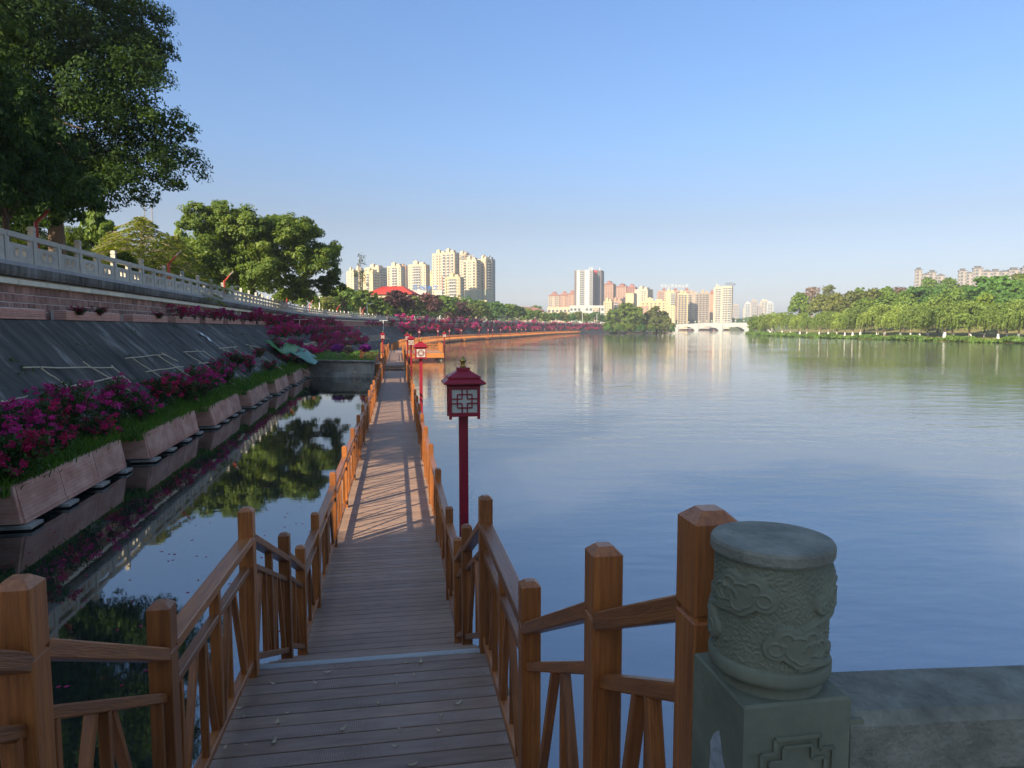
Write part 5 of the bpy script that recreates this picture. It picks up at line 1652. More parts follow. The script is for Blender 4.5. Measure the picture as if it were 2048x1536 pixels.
V = []; F = []
ds = [-4, 0, 1.5, 3, 6, 10, 15, 20, 27, 36, 50, 70, 100, 140, 200, 280, 400, 600]
yr = list(np.arange(70, 780, 6.0)); rg = rng_of(3)
for y in yr:
    for d in ds: V.append((RS(y) + d, y, (-1.5 if d < 0 else rz(d) - .35 * (d == 0)) + (rg.normal() * .10 if d > 2 else 0)))
k = len(ds)
for i in range(len(yr) - 1):
    for j in range(k - 1): F.append((i * k + j, i * k + j + 1, (i + 1) * k + j + 1, (i + 1) * k + j))
o = bpy.data.objects.new('right_bank', np_mesh('right_bank', V, F, [M['lawn']], True)); put(o); o['kind'] = 'structure'
# rank plants along the shore
rg = rng_of(17); n = 30000
yq = rg.uniform(120, 440, n); dq = rg.normal(size=n) * .9 + .7 + .7 * np.sin(yq * .17) + .5 * np.sin(yq * .53)
xq = np.array([RS(a) for a in yq]) + dq; hh = rg.uniform(.2, 1.0, n) * (1 + .5 * np.sin(yq * .31) + .35 * np.sin(yq * .9))
Pq = np.stack([xq, yq, .10 + hh * .9], 1); Nq = rg.normal(size=(n, 3)) + np.array([-.5, -.5, .6])
o = bpy.data.objects.new('shore_plants', leaf_mesh('shore_plants', Pq, Nq, .42, .17, rg, M['reed'], rg.normal(size=(n, 3)) * .6 + np.array([0, 0, 1.0]))); put(o)
tag(o, 'bright green rank plants along the right shore', 'shore plants', kind='stuff')


def rpos(px, d):
    u = (px - 1024) / FPX
    for y in np.arange(110, 640, .5):
        if u * y - RS(y) > d: return float(y)
    return None


wil = [1539, 1548, 1563, 1580, 1599, 1612, 1637, 1656, 1673, 1689, 1704, 1719, 1753, 1768, 1799, 1820, 1838, 1853, 1889, 1904, 1940, 1967, 1997, 2014, 2036, 2075]
wtop = [631, 628, 626, 624, 622, 626, 624, 622, 621, 617, 615, 614, 611, 613, 616, 617, 620, 603, 598, 602, 598, 606, 606, 609, 604, 602]
setb = [3, 6, 4, 5, 4, 3.5, 5, 4, 6, 4.5, 6, 5, 4, 7, 5, 3.5, 5, 9, 3.5, 5.5, 4, 8, 5, 10, 5, 5]
for i, px in enumerate(wil):
    Y = rpos(px, setb[i])
    if not Y: continue
    b = Vector((RS(Y) + setb[i], Y, rz(setb[i]) - .08)); H = (at_depth(px, wtop[i], Y).z - b.z) * rt.uniform(.86, 1.12)
    tree(('willow', 'willow2', 'willow3')[(i * 2 + i // 5) % 3], 'wdark' if rt.random() < .4 else None, b, H, (H * .48) * rt.uniform(.78, 1.25), 'pale green willow with white painted trunk on the right shore, %s from the point' % ORD[i], 'willows along the right shore', 'willow_tree')
for i, (px, d) in enumerate([(1510, 3), (1503, 2), (1521, 4), (1530, 7), (1514, 8)]):
    Y = rpos(px, d) or 410; b = Vector((RS(Y) + d, Y, rz(d))); tree('bushy', 'mid' if i % 2 else 'bright', b, at_depth(px, 634 - (i % 3) * 3, Y).z - b.z, 10 / FPX * Y + 1.5, 'leafy bush on the tip of the right bank, %s from the end' % ORD[i], 'bushes on the tip of the right bank', 'shore_bush')
HT = [(1548, 594, 20, 'round', 'deep', 22, 'deep green tree at the left end of the wooded right bank'), (1576, 582, 28, 'round2', 'deep', 26, 'rounded deep green tree second from the left end of the right wood'),
      (1597, 586, 22, 'round', 'mid', 20, 'mid green tree left of the pale blossoming one'), (1622, 574, 22, 'sparse', 'pink', 36, 'pale pinkish half bare tree rising over the right wood'),
      (1655, 570, 20, 'sparse', 'olive', 44, 'thin see-through tree right of the pale pinkish one'), (1640, 590, 26, 'round', 'olive', 24, 'olive tree below the pale pinkish one'),
      (1672, 588, 26, 'round2', 'olive', 20, 'orange tinged olive tree in the middle of the right wood'), (1702, 584, 30, 'round', 'olive', 24, 'broad olive tree with brown tips in the right wood'),
      (1715, 576, 20, 'tall', 'ban', 46, 'slim tree behind the broad olive one'), (1740, 578, 24, 'round', 'olive', 34, 'dull green tree left of the dark domes'), (1768, 574, 22, 'tall', 'mid', 42, 'taller green tree left of the dark domes'),
      (1790, 574, 24, 'sparse', 'pink', 48, 'brownish half bare tree beside the first dark dome'), (1832, 574, 40, 'layer', 'deep', 30, 'first dark green dome shaped tree, below the left hill house'),
      (1873, 588, 42, 'layer', 'deep', 20, 'second dark green dome shaped tree, low over the willows'), (1905, 578, 34, 'layer', 'mid', 40, 'mid green dome between the two large dark domes'),
      (1985, 552, 58, 'layer', 'deep', 36, 'largest dark green dome shaped tree below the row of hill houses'), (2045, 562, 46, 'layer', 'deep', 30, 'dark green dome cut by the right edge'),
      (1966, 586, 22, 'round', 'bright', 14, 'bright lime green tree in front of the largest dark dome'), (2010, 588, 34, 'layer', 'deep', 20, 'dark tree low behind the right hand willows'),
      (1850, 556, 20, 'round', 'mid', 95, 'light tree in front of the left hill house'), (1890, 556, 20, 'round', 'mid', 100, 'light tree in the gap between the hill houses'), (1875, 566, 24, 'bushy', 'deep', 70, 'dark bush below the gap between the hill houses'),
      (1925, 570, 24, 'bushy', 'olive', 80, 'olive bush below the right group of hill houses'), (2030, 548, 26, 'round', 'olive', 100, 'yellowish tree at the right end of the hill houses'), (2065, 538, 34, 'round2', 'mid', 90, 'tall green tree on the hill at the right edge'),
      (1935, 572, 40, 'layer', 'deep', 50, 'dark green tree left of the largest dome'), (1806, 584, 26, 'round2', 'mid', 22, 'mid green tree at the left foot of the first dark dome'), (1765, 592, 28, 'round', 'mid', 20, 'green tree low behind the middle willows'), (1727, 596, 26, 'round', 'ban', 17, 'green tree low behind the left willows')]
for px, yt, hw, kd, mt, d, lab in HT:
    Y = rpos(px, d)
    if not Y: continue
    b = Vector((RS(Y) + d, Y, rz(d) - .1)); tree(kd, mt, b, max(4, at_depth(px, yt, Y).z - b.z), hw / FPX * Y, lab, None, 'broadleaf_tree')
for i in range(40):
    px = rt.uniform(1530, 2080); d = rt.uniform(48, 120); Y = rpos(px, d)
    if not Y: continue
    b = Vector((RS(Y) + d, Y, rz(d) - .2)); tree(rt.choice(['round', 'bushy', 'round2']), rt.choice(['mid', 'deep', 'olive', 'ban']), b, rt.uniform(8, 11), rt.uniform(4.5, 6.5), 'tree of the wood filling the slope behind the front trees of the right bank', 'wood on the right hill', 'broadleaf_tree')

# ------------------------------------------------------------------ buildings
def plain(name, c, rough=.8, var=.12, spec=.3):
    return ramp_mat(name, tuple(x * (1 - var) for x in c), tuple(min(.9, x * (1 + var)) for x in c), .25, (1, 1, 1), rough, spec=spec)


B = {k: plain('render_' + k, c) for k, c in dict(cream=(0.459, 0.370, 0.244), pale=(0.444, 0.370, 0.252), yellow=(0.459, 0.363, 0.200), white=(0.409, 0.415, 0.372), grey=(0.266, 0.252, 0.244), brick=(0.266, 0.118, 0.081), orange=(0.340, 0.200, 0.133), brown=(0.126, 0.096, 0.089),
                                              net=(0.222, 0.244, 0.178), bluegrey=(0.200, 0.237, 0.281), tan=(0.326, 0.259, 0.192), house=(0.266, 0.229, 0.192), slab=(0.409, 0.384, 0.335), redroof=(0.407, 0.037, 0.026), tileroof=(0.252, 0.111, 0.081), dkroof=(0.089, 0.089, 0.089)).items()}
B['glass'] = ramp_mat('window_glass', (.035, .042, .05), (.10, .115, .13), 1.5, (1, 1, 1), .22, spec=.5)


def facade(wm, bm, w, z0, z1, Mx, pat, fl=3.0, rib=.5, gm=None, lo=None, zb=0):
    """columns over a face whose local x runs along it, -y points out: r rib, w window, b balcony, s blank"""
    tot = sum({'r': .5, 'w': 1.0, 'b': 1.5, 's': 1.0}[c] for c in pat); x = 0
    n = max(1, int((z1 - z0) / fl)); fh = (z1 - z0) / n
    for c in pat:
        cw_ = w * {'r': .5, 'w': 1.0, 'b': 1.5, 's': 1.0}[c] / tot
        if c == 'r':
            if lo is not None: lo.open_box(x, x + cw_, -rib, .1, z0, zb, 0, Mx)
            gm.open_box(x, x + cw_, -rib, .1, max(z0, zb), z1 + .6, 0, Mx)
        elif c in 'wb':
            for i in range(n):
                z = z0 + fh * i
                if c == 'w': wm.open_box(x + cw_ * .2, x + cw_ * .8, -.06, .1, z + fh * .30, z + fh * .80, 0, Mx)
                else:
                    wm.open_box(x + cw_ * .06, x + cw_ * .94, -.05, .1, z + fh * .30, z + fh * .92, 0, Mx)
                    bm.box(x + cw_ * .02, x + cw_ * .98, -1.0, .1, z - .05, z + fh * .30, 0, Mx)
        x += cw_


def tower(label, px0, px1, ytop, Y, col, pat_f, pat_s, rot=-28, ratio=.6, base=4.0, band=None, roof='pent', group=None, name='tower_block', fl=3.0, slab='slab', cat='building', extra=None):
    r = R(rot); Wp = (px1 - px0) / FPX * Y
    w = Wp / (math.cos(r) + ratio * abs(math.sin(r))); d = w * ratio
    cx_ = ((px0 + px1) / 2 - 1024) / FPX * Y
    H = at_depth(0, ytop, Y).z - base
    t = thing(name, label, cat, (cx_, Y, base), r, group); W_ = WM[t.name]
    wm, bm, gm = MB(), MB(), MB(); body = MB(); zb = 0
    if band:
        zb = H * band[0]
        m2 = MB().box(-w / 2, w / 2, -d / 2, d / 2, -2, zb); inst('lower_wall', m2.mesh('lower_wall', B[band[1]]), t, W_)
    body.box(-w / 2, w / 2, -d / 2, d / 2, zb + (.0 if band else -2), H)
    faces = [(T(-w / 2, -d / 2, 0), w, pat_f), (T(w / 2, -d / 2, 0) @ RZ(PI / 2), d, pat_s), (T(-w / 2, d / 2, 0) @ RZ(-PI / 2), d, pat_s)]
    lo = MB() if band else None
    for Mx, L, pat in faces: facade(wm, bm, L, 1.0, H - 1.2, Mx, pat, fl, .6, gm, lo, zb)
    if band:
        if lo.v: inst('lower_pilasters', lo.mesh('lower_pilasters', B[band[1]]), t, W_)
        inst('wall', body.mesh('wall', B[col]), t, W_)
    else: inst('wall', body.mesh('wall', B[col]), t, W_)
    if gm.v: inst('pilasters', gm.mesh('pilasters', B[col]), t, W_)
    if wm.v: o = inst('windows', wm.mesh('windows', B['glass']), t, W_); o['kind'] = 'stuff'
    if bm.v: o = inst('balconies', bm.mesh('balconies', B[slab]), t, W_); o['kind'] = 'stuff'
    rf = MB()
    if roof == 'pent':
        rf.box(-w * .5 - .3, w * .5 + .3, -d / 2 - .3, d / 2 + .3, H + .001, H + .8)
        rf.box(-w * .28, -w * .02, -d * .25, d * .25, H + .8, H + 4.6); rf.box(w * .08, w * .32, -d * .22, d * .3, H + .8, H + 3.4); rf.box(-w * .2, -w * .1, -d * .1, d * .1, H + 4.6, H + 6)
        inst('roof_house', rf.mesh('roof_house', B[col]), t, W_)
    elif roof == 'hip':
        rf.frustum(0, 0, H, H + .6, w * .5 + .9, d * .5 + .9, w * .5 + .9, d * .5 + .9); rf.frustum(0, 0, H + .6, H + 3.2, w * .5 + .9, d * .5 + .9, w * .3, d * .1)
        rf.box(-w * .18, w * .18, -d * .2, d * .2, H + 1.5, H + 5.0); rf.frustum(0, 0, H + 5.0, H + 6.6, w * .22, d * .26, w * .10, .2)
        inst('roof', rf.mesh('roof', B['tileroof']), t, W_)
    elif roof == 'hat':
        rf.box(-w * .5 - .9, w * .5 + .9, -d / 2 - .9, d / 2 + .9, H, H + .5)
        rf.box(-w * .3, w * .3, -d * .3, d * .3, H + .5, H + 2.6); rf.box(-w * .36, w * .36, -d * .36, d * .36, H + 2.6, H + 3.1)
        inst('roof', rf.mesh('roof', B['dkroof']), t, W_)
    elif roof == 'gable':
        rf.add([(-w / 2 - .5, -d / 2 - .6, H), (w / 2 + .5, -d / 2 - .6, H), (w / 2 + .5, d / 2 + .6, H), (-w / 2 - .5, d / 2 + .6, H), (0, -d / 2 - .6, H + w * .28), (0, d / 2 + .6, H + w * .28)], [(0, 1, 4), (2, 3, 5), (0, 4, 5, 3), (1, 2, 5, 4), (3, 2, 1, 0)])
        inst('roof', rf.mesh('roof', B['dkroof']), t, W_)
    else:
        rf.box(-w * .5 - .2, w * .5 + .2, -d / 2 - .2, d / 2 + .2, H + .001, H + 1.0); inst('parapet', rf.mesh('parapet', B[col]), t, W_)
    if extra: extra(t, W_, w, d, H)
    return t, w, d, H


g1 = 'cream tower blocks behind the red roof'
tower('cream and brick tower block at the far left of the left cluster', 697, 718, 544, 820, 'cream', 'swsws', 'rwwr', -30, .7, band=(.50, 'brick'), group=g1)
tower('narrow cream block partly hidden behind the bare pine', 711, 733, 541, 860, 'pale', 'rwbwr', 'rwwr', -25, .8, band=(.5, 'brick'), group=g1)
tower('pale yellow block with a dark central window strip', 730, 762, 546, 780, 'yellow', 'sswbwss', 'rwwwwr', -32, .9, group=g1)
tower('wide cream block behind the pale yellow one', 733, 776, 537, 850, 'cream', 'rwwbbwwr', 'rwbwbwr', -30, .7, group=g1, band=(.42, 'brick'))
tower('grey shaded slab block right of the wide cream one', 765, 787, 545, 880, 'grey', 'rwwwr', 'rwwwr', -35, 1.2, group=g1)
tower('cream block with white balcony stacks, left of the middle pair', 778, 812, 534, 820, 'cream', 'rwsbbsw', 'rwsswr', -22, .6, band=(.40, 'bluegrey'), group=g1)
tower('narrow brick sided block between the middle pair', 802, 820, 536, 870, 'orange', 'rwbwr', 'sws', -20, .8, group=g1)
tower('cream and brick block with white balconies, right of the middle pair', 819, 860, 531, 800, 'cream', 'wswbbbwsw', 'rwssr', -18, .5, band=(.50, 'brick'), group=g1)
tower('slim two tone block left of the tallest towers', 859, 872, 549, 860, 'yellow', 'sss', 'ss', -20, .6, band=(.52, 'brick'), group=g1)
tower('tallest cream tower block of the left cluster', 867, 900, 509, 790, 'cream', 'wsrwrwbw', 'rwsswr', -22, .6, group=g1)
tower('tall balcony fronted block joined to the tallest tower', 886, 919, 507, 775, 'cream', 'rbwbwbr', 'rwswswr', -24, .7, band=(.70, 'brick'), group=g1, fl=3.1)
tower('tall cream block under the tower crane', 914, 945, 511, 850, 'pale', 'rwswbwr', 'sswss', -30, .8, group=g1)
tower('lower yellow block standing in front of the tall towers', 892, 928, 556, 740, 'yellow', 'rwwbbbwwr', 'rwwwr', -20, .6, group=g1)


def net(t, W_, w, d, H): inst('netting', MB().box(-w / 2 - 1.3, w / 2 + 1.3, -d / 2 - 1.3, d / 2 + 1.3, 2, H * .56).mesh('netting', B['net']), t, W_)


tower('tall unfinished block wrapped below in green netting', 927, 962, 522, 770, 'cream', 'rbswwsbr', 'rbwwr', -28, .6, group=g1, extra=net, slab='cream')
tower('rightmost unfinished block with grey green netting', 957, 984, 520, 780, 'cream', 'rswwsr', 'rwwbbr', -40, .9, group=g1, extra=net)
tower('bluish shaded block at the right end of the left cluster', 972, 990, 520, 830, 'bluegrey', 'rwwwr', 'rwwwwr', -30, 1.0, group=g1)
# tower crane
Yc = 840; bx = (931.5 - 1024) / FPX * Yc; zt_ = at_depth(931, 502, Yc).z
cr = thing('tower_crane', 'orange tower crane standing over the cream tower blocks', 'crane', (bx, Yc, 4))
W_ = WM[cr.name]; mm = MB(); hh = zt_ - 4
for sx in (-.8, .8):
    for sy in (-.8, .8): mm.beam((sx, sy, 0), (sx, sy, hh - 6), .3, .3, 0, (0, 1, 0))
for i in range(int(hh / 3) - 3): mm.beam((-.8, -.8, 3 * i), (.8, -.8, 3 * i + 3), .18, .18, 0, (0, 1, 0))
mm.frustum(0, 0, hh - 6, hh + 1.5, .9, .9, .15, .15); inst('mast', mm.mesh('mast', B['orange']), cr, W_)
inst('jib', MB().beam((-38, 0, hh - 5.2), (0, 0, hh - 5.6), .6, .7).beam((-38, 0, hh - 4.9), (0, 0, hh - 3.2), .25, .25).mesh('jib', B['orange']), cr, W_)
inst('counter_jib', MB().beam((0, 0, hh - 5.6), (10, 0, hh - 5.2), .9, .8).box(7.5, 10, -.9, .9, hh - 8.2, hh - 4.9).mesh('counter_jib', B['grey']), cr, W_)


# red roofs
def hall(label, px0, px1, ytop, yeave, Y, name='red_roofed_hall'):
    w = (px1 - px0) / FPX * Y; cx_ = ((px0 + px1) / 2 - 1024) / FPX * Y; ze = at_depth(0, yeave, Y).z; zt_ = at_depth(0, ytop, Y).z; d = w * .62
    t = thing(name, label, 'building', (cx_, Y, BANK), R(-8)); W_ = WM[t.name]
    a = MB().box(-w * .44, w * .44, -d * .42, d * .42, -2, ze - BANK); inst('wall', a.mesh('wall', B['pale']), t, W_)
    b = MB().frustum(0, 0, ze - BANK, ze - BANK + .5, w * .5, d * .5, w * .5, d * .5).frustum(0, 0, ze - BANK + .5, zt_ - BANK, w * .49, d * .49, w * .22, d * .08)
    inst('roof', b.mesh('roof', B['redroof']), t, W_)
    sm = MB()
    for i in range(13):
        x = w * .46 * (-1 + 2 * i / 12); sm.beam((x, -d * .485, ze - BANK + .58), (x * .45, -d * .085, zt_ - BANK + .06), .22, .12)
    inst('roof_seam', sm.mesh('roof_seam', B['redroof']), t, W_)
    wn_ = MB()
    for i in range(9): wn_.open_box(-w * .4 + w * .09 * i, -w * .4 + w * .09 * i + w * .055, -d * .42 - .05, -d * .4, ze - BANK - 4, ze - BANK - 1.2)
    inst('window_row', wn_.mesh('window_row', B['glass']), t, W_)


hall('wide hall with a bright red hipped roof behind the purple trees', 742, 835, 573, 590, 300)
hall('small pavilion with an orange red roof right of the red hall', 843, 864, 587, 594, 300, 'red_roofed_pavilion')


def glyph(mb, x, z, s, seed, y=0):
    """a stand-in for an unreadable far off character: a few strokes in a square"""
    r_ = random.Random(seed); b = s * .11
    rows = sorted(r_.sample([.0, .22, .45, .68, .89], 3))
    for q in rows: mb.box(x + s * r_.uniform(0, .15), x + s * r_.uniform(.85, 1), y, y + .4, z + s * q, z + s * q + b)
    for q in r_.sample([.05, .3, .5, .75], 2): mb.box(x + s * q, x + s * q + b, y, y + .4, z + s * r_.uniform(0, .2), z + s * r_.uniform(.8, 1))


Ys = 330; sg = thing('roof_sign', 'row of blue roof letters above the trees right of the red hall', 'sign', ((858 - 1024) / FPX * Ys, Ys, BANK)); m_ = MB(); s_ = 1.9
for i, px in enumerate((826, 839, 846, 855, 866)): p = at_depth(px, 579, Ys); glyph(m_, p.x - sg.location.x, p.z - BANK, s_, 40 + i)
inst('letters', m_.mesh('letters', plain('blue_letters', (.06, .20, .50))), sg, WM[sg.name])
m_ = MB(); z_ = at_depth(0, 579, Ys).z - BANK
for px in range(824, 872, 8): x = at_depth(px, 579, Ys).x - sg.location.x; m_.box(x - .08, x + .08, .4, .56, 0, z_ + 1)
m_.box(at_depth(822, 579, Ys).x - sg.location.x, at_depth(872, 579, Ys).x - sg.location.x, .4, .55, z_ - .3, z_ - .1); inst('sign_frame', m_.mesh('sign_frame', B['grey']), sg, WM[sg.name])
tower('white low building with a blue curved canopy under the blue letters', 831, 856, 584, 345, 'white', 'wwww', 'ww', -6, .6, base=BANK, roof='flat', name='low_building')
tower('small white block below the tallest cream tower', 874, 886, 585, 340, 'white', 'ww', 'w', -5, .6, base=BANK, roof='flat', name='low_building')
tower('long low grey building at the foot of the unfinished towers', 895, 975, 604, 420, 'pale', 'wwwwwwww', 'ww', -4, .25, base=BANK, roof='flat', name='low_building')

# middle group: white tower and the blocks round it
g2 = 'tower blocks in the middle distance'
tower('pinkish block with tiled roofs, leftmost of the middle group', 1097, 1120, 592, 1050, 'tan', 'wwsrww', 'rwwr', -18, .6, roof='hip', group=g2)
tower('pinkish block with tiled roofs, second of the middle group', 1119, 1138, 591, 1040, 'orange', 'wwsrww', 'rwwr', -18, .6, roof='hip', group=g2)
tower('orange block with tiled roof touching the white tower', 1136, 1152, 589, 1030, 'orange', 'wwsww', 'rwwr', -18, .6, roof='hip', group=g2)
Yw = 1000


def crown_spikes(t, W_, w, d, H):
    m_ = MB()
    for x in (w * .3, w * .38, w * .46): m_.frustum(x, 0, H + .8, H + 6.5, .7, .7, .1, .1)
    inst('roof_spike', m_.mesh('roof_spike', B['white']), t, W_)
    inst('brown_fin', MB().box(-w / 2 - .4, -w * .40, -d / 2 - .9, -d / 2 + .5, 0, H + .4).mesh('brown_fin', B['brown']), t, W_)
    m_ = MB().box(w * .09, w * .34, -d / 2 - .9, -d / 2 + .5, 0, H + .8).box(-w * .39, -w * .21, -d / 2 - .9, -d / 2 + .5, 0, H + .2)
    inst('white_fin', m_.mesh('white_fin', B['white']), t, W_)


tower('tall white slab tower with dark window strip, tallest of the middle group', 1148, 1187, 542, Yw, 'grey', 'ssssbbwssssbw', 'rwbwbwr', -16, .55, roof='flat', group=g2, extra=crown_spikes, slab='white')
tower('tall brown and blue glass tower joined to the white one', 1184, 1206, 543, Yw + 12, 'brown', 'ssswbw', 'rwbwbwr', -30, .8, roof='flat', group=g2, slab='bluegrey',
      extra=lambda t, W_, w, d, H: (inst('red_crown', MB().box(-w / 2 - .6, w * .02, -d / 2 - .7, d * .1, H - 7, H + 1.6).mesh('red_crown', B['redroof']), t, W_), inst('roof_spike', MB().frustum(w * .2, 0, H + 1, H + 7, .8, .8, .1, .1).mesh('roof_spike', B['white']), t, W_)))
tower('reddish brown block with stacked eaves right of the white tower', 1205, 1230, 570, 1080, 'orange', 'rwrwrwrwr', 'rwsswr', -28, .8, roof='hip', group=g2)
tower('long reddish brown block behind the yellow ones', 1228, 1258, 575, 1130, 'orange', 'rwrwrwrwr', 'rwssr', -30, .9, roof='hip', group=g2)
tower('reddish brown block at the right end of the eaved row', 1252, 1272, 576, 1120, 'brick', 'rwrwrwr', 'rwr', -28, .6, roof='hip', group=g2)
tower('pale yellow block with a plain wide gable above the island', 1250, 1272, 588, 960, 'yellow', 'sssss', 'rwwssr', -35, 1.0, roof='flat', group=g2)
tower('grey and yellow stepped block behind the plain yellow one', 1268, 1304, 580, 1000, 'pale', 'ssrwwr', 'rwwwwr', -38, .9, group=g2)
tower('low yellow block left above the island crown', 1206, 1226, 604, 900, 'yellow', 'rwwwr', 'ss', -25, .7, group=g2)
tower('low orange block above the island crown', 1220, 1246, 603, 920, 'orange', 'rwbwr', 'rwr', -25, .6, group=g2)
tower('wide yellow block with tall window slits above the island', 1279, 1332, 604, 900, 'yellow', 'rwrwrwrwrwrwr', 'rwr', -14, .3, group=g2)
tower('small orange block at the lower left of the slit windowed one', 1273, 1296, 614, 880, 'orange', 'wswsw', 'ww', -14, .5, roof='flat', group=g2)
tower('low orange and yellow block right above the island', 1329, 1350, 612, 880, 'yellow', 'wswswsw', 'rwr', -20, .6, roof='flat', group=g2)


def white_sign(t, W_, w, d, H):
    m_ = MB(); s_ = 4.6; g = w * .80 / 8
    for i in range(8): glyph(m_, -w * .42 + g * i, H + 7.0, s_, 60 + i, -d * .2)
    inst('sign_letters', m_.mesh('sign_letters', B['white']), t, W_)
    f = MB()
    for i in range(9): f.box(-w * .42 + g * i - .15, -w * .42 + g * i + .15, -d * .2 + .5, -d * .2 + .8, H, H + 8)
    f.box(-w * .42, w * .42, -d * .2 + .45, -d * .2 + .75, H + 6.4, H + 6.8); inst('sign_frame', f.mesh('sign_frame', B['grey']), t, W_)
    r_ = MB()
    for x in (-w * .32, 0, w * .32): r_.frustum(x, 0, H + .8, H + 3.5, 2.2, 2.2, 2.2, 2.2); r_.frustum(x, 0, H + 3.5, H + 5.8, 3.6, 3.0, 1.0, .4)
    inst('roof_pavilion', r_.mesh('roof_pavilion', B['tileroof']), t, W_)


tower('long brown block carrying a row of white roof letters', 1313, 1383, 583, 1150, 'orange', 'rwwwrwwbwwbwwbwwr', 'rwwr', -10, .25, roof='flat', group=g2, extra=white_sign)
tower('yellow block with grey balconies left of the paired slab blocks', 1327, 1350, 585, 1020, 'yellow', 'wsssbb', 'rwwr', -20, .6, group=g2)
tower('tall cream framed slab block full of windows, left of the pair', 1353, 1374, 588, 980, 'yellow', 'rbwbwbwr', 'sws', -12, .5, group=g2, slab='tan')
tower('yellow ribbed block between the pair of slab blocks', 1373, 1394, 588, 1010, 'tan', 'wbwssswb', 'sws', -12, .5, group=g2, slab='tan')
tower('tall cream framed slab block full of windows, right of the pair', 1394, 1417, 587, 975, 'tan', 'rbwbwbwr', 'sws', -10, .5, group=g2, slab='tan')
tower('plain orange block with shaded foot behind the yellow towers', 1414, 1428, 588, 1060, 'orange', 'ssss', 'ss', -14, .6, roof='hip', group=g2)


def zhong(t, W_, w, d, H):
    m_ = MB(); s_ = 4.2; b = .5; y_ = -d * .1
    x = w * -.14; m_.box(x, x + s_, y_, y_ + .4, H + 2 + s_ * .72, H + 2 + s_ * .72 + b).box(x, x + s_, y_, y_ + .4, H + 2 + s_ * .3, H + 2 + s_ * .3 + b).box(x, x + b, y_, y_ + .4, H + 2 + s_ * .3, H + 2 + s_ * .8).box(x + s_ - b, x + s_, y_, y_ + .4, H + 2 + s_ * .3, H + 2 + s_ * .8).box(x + s_ * .45, x + s_ * .45 + b, y_ - .05, y_ + .45, H + 1, H + 2 + s_)
    x += s_ * 1.15; m_.box(x, x + s_, y_, y_ + .4, H + 1.8, H + 1.8 + b).box(x, x + s_, y_, y_ + .4, H + 1.8 + s_ - b, H + 1.8 + s_).box(x, x + b, y_, y_ + .4, H + 1.8, H + 1.8 + s_).box(x + s_ - b, x + s_, y_, y_ + .4, H + 1.8, H + 1.8 + s_)
    for q in (.25, .48, .7): m_.box(x + s_ * .2, x + s_ * .8, y_, y_ + .4, H + 1.8 + s_ * q, H + 1.8 + s_ * q + .35)
    m_.box(x + s_ * .46, x + s_ * .56, y_ - .05, y_ + .45, H + 1.8 + s_ * .2, H + 1.8 + s_ * .8)
    glyph(m_, x + s_ * 1.15, H + 1.8, s_, 91, y_)
    inst('sign_letters', m_.mesh('sign_letters', B['dkroof']), t, W_)


tower('tall yellow edged tower left of the one with dark roof letters', 1425, 1441, 576, 960, 'pale', 'swbwbb', 'rwbwr', -24, .6, group=g2, slab='white')
tower('tall yellow edged tower with white balconies and dark roof letters', 1439, 1462, 574, 955, 'pale', 'swbrbwbb', 'rwbwr', -26, .6, roof='flat', group=g2, slab='white', extra=zhong)
g3 = 'pale towers on the far horizon'
for i, (a, b, yt) in enumerate([(1462, 1475, 611), (1487, 1498, 607), (1484, 1494, 615), (1499, 1511, 602), (1506, 1513, 611), (1517, 1533, 602), (1512, 1522, 612), (1531, 1543, 606)]):
    tower('small pale tower on the far horizon right of the yellow towers, %s from the left' % ORD[i], a, b, yt, 1700 + 60 * (i % 3), ('tan', 'white', 'pale')[i % 3], 'wbwbw', 'rwr', -14, .6, group=g3, fl=3.6)
# low podium buildings and the long reddish roof
tower('low white podium building at the foot of the white tower', 1138, 1208, 613, 820, 'white', 'wwwswwsww', 'ww', -6, .3, roof='flat', name='low_building', fl=5)
tower('small pinkish block in front of the white podium', 1184, 1200, 617, 780, 'tan', 'wsw', 'w', -20, .8, roof='flat', name='low_building')
tower('low cream building left of the white podium', 1094, 1142, 616, 830, 'pale', 'wwwwww', 'ww', -6, .3, roof='flat', name='low_building', fl=5)
Yr = 640; t = thing('long_roofed_hall', 'long low hall with a dull red roof and a row of masts, far left bank', 'building', ((1058 - 1024) / FPX * Yr, Yr, BANK)); W_ = WM[t.name]
ww = 62 / FPX * Yr; ze = at_depth(0, 622, Yr).z - BANK; inst('wall', MB().box(-ww / 2 + 1, ww / 2 - 1, -8, 8, -2, ze).mesh('wall', B['tan']), t, W_)
inst('roof', MB().add([(-ww / 2, -10, ze), (ww / 2, -10, ze), (ww / 2, 10, ze), (-ww / 2, 10, ze), (-ww / 2 + 2, 0, ze + 4.4), (ww / 2 - 9, 0, ze + 3.4)], [(0, 1, 5, 4), (2, 3, 4, 5), (3, 0, 4), (1, 2, 5), (3, 2, 1, 0)]).mesh('roof', B['tileroof']), t, W_)
for i in range(6): inst('mast', _mesh_cache.setdefault('mast', MB().tube([(0, 0, 0), (0, 0, 5.2)], .16, 5).mesh('mast', B['grey'])), t, W_ @ T(-8 + 1.7 * i, -4, ze + 2))

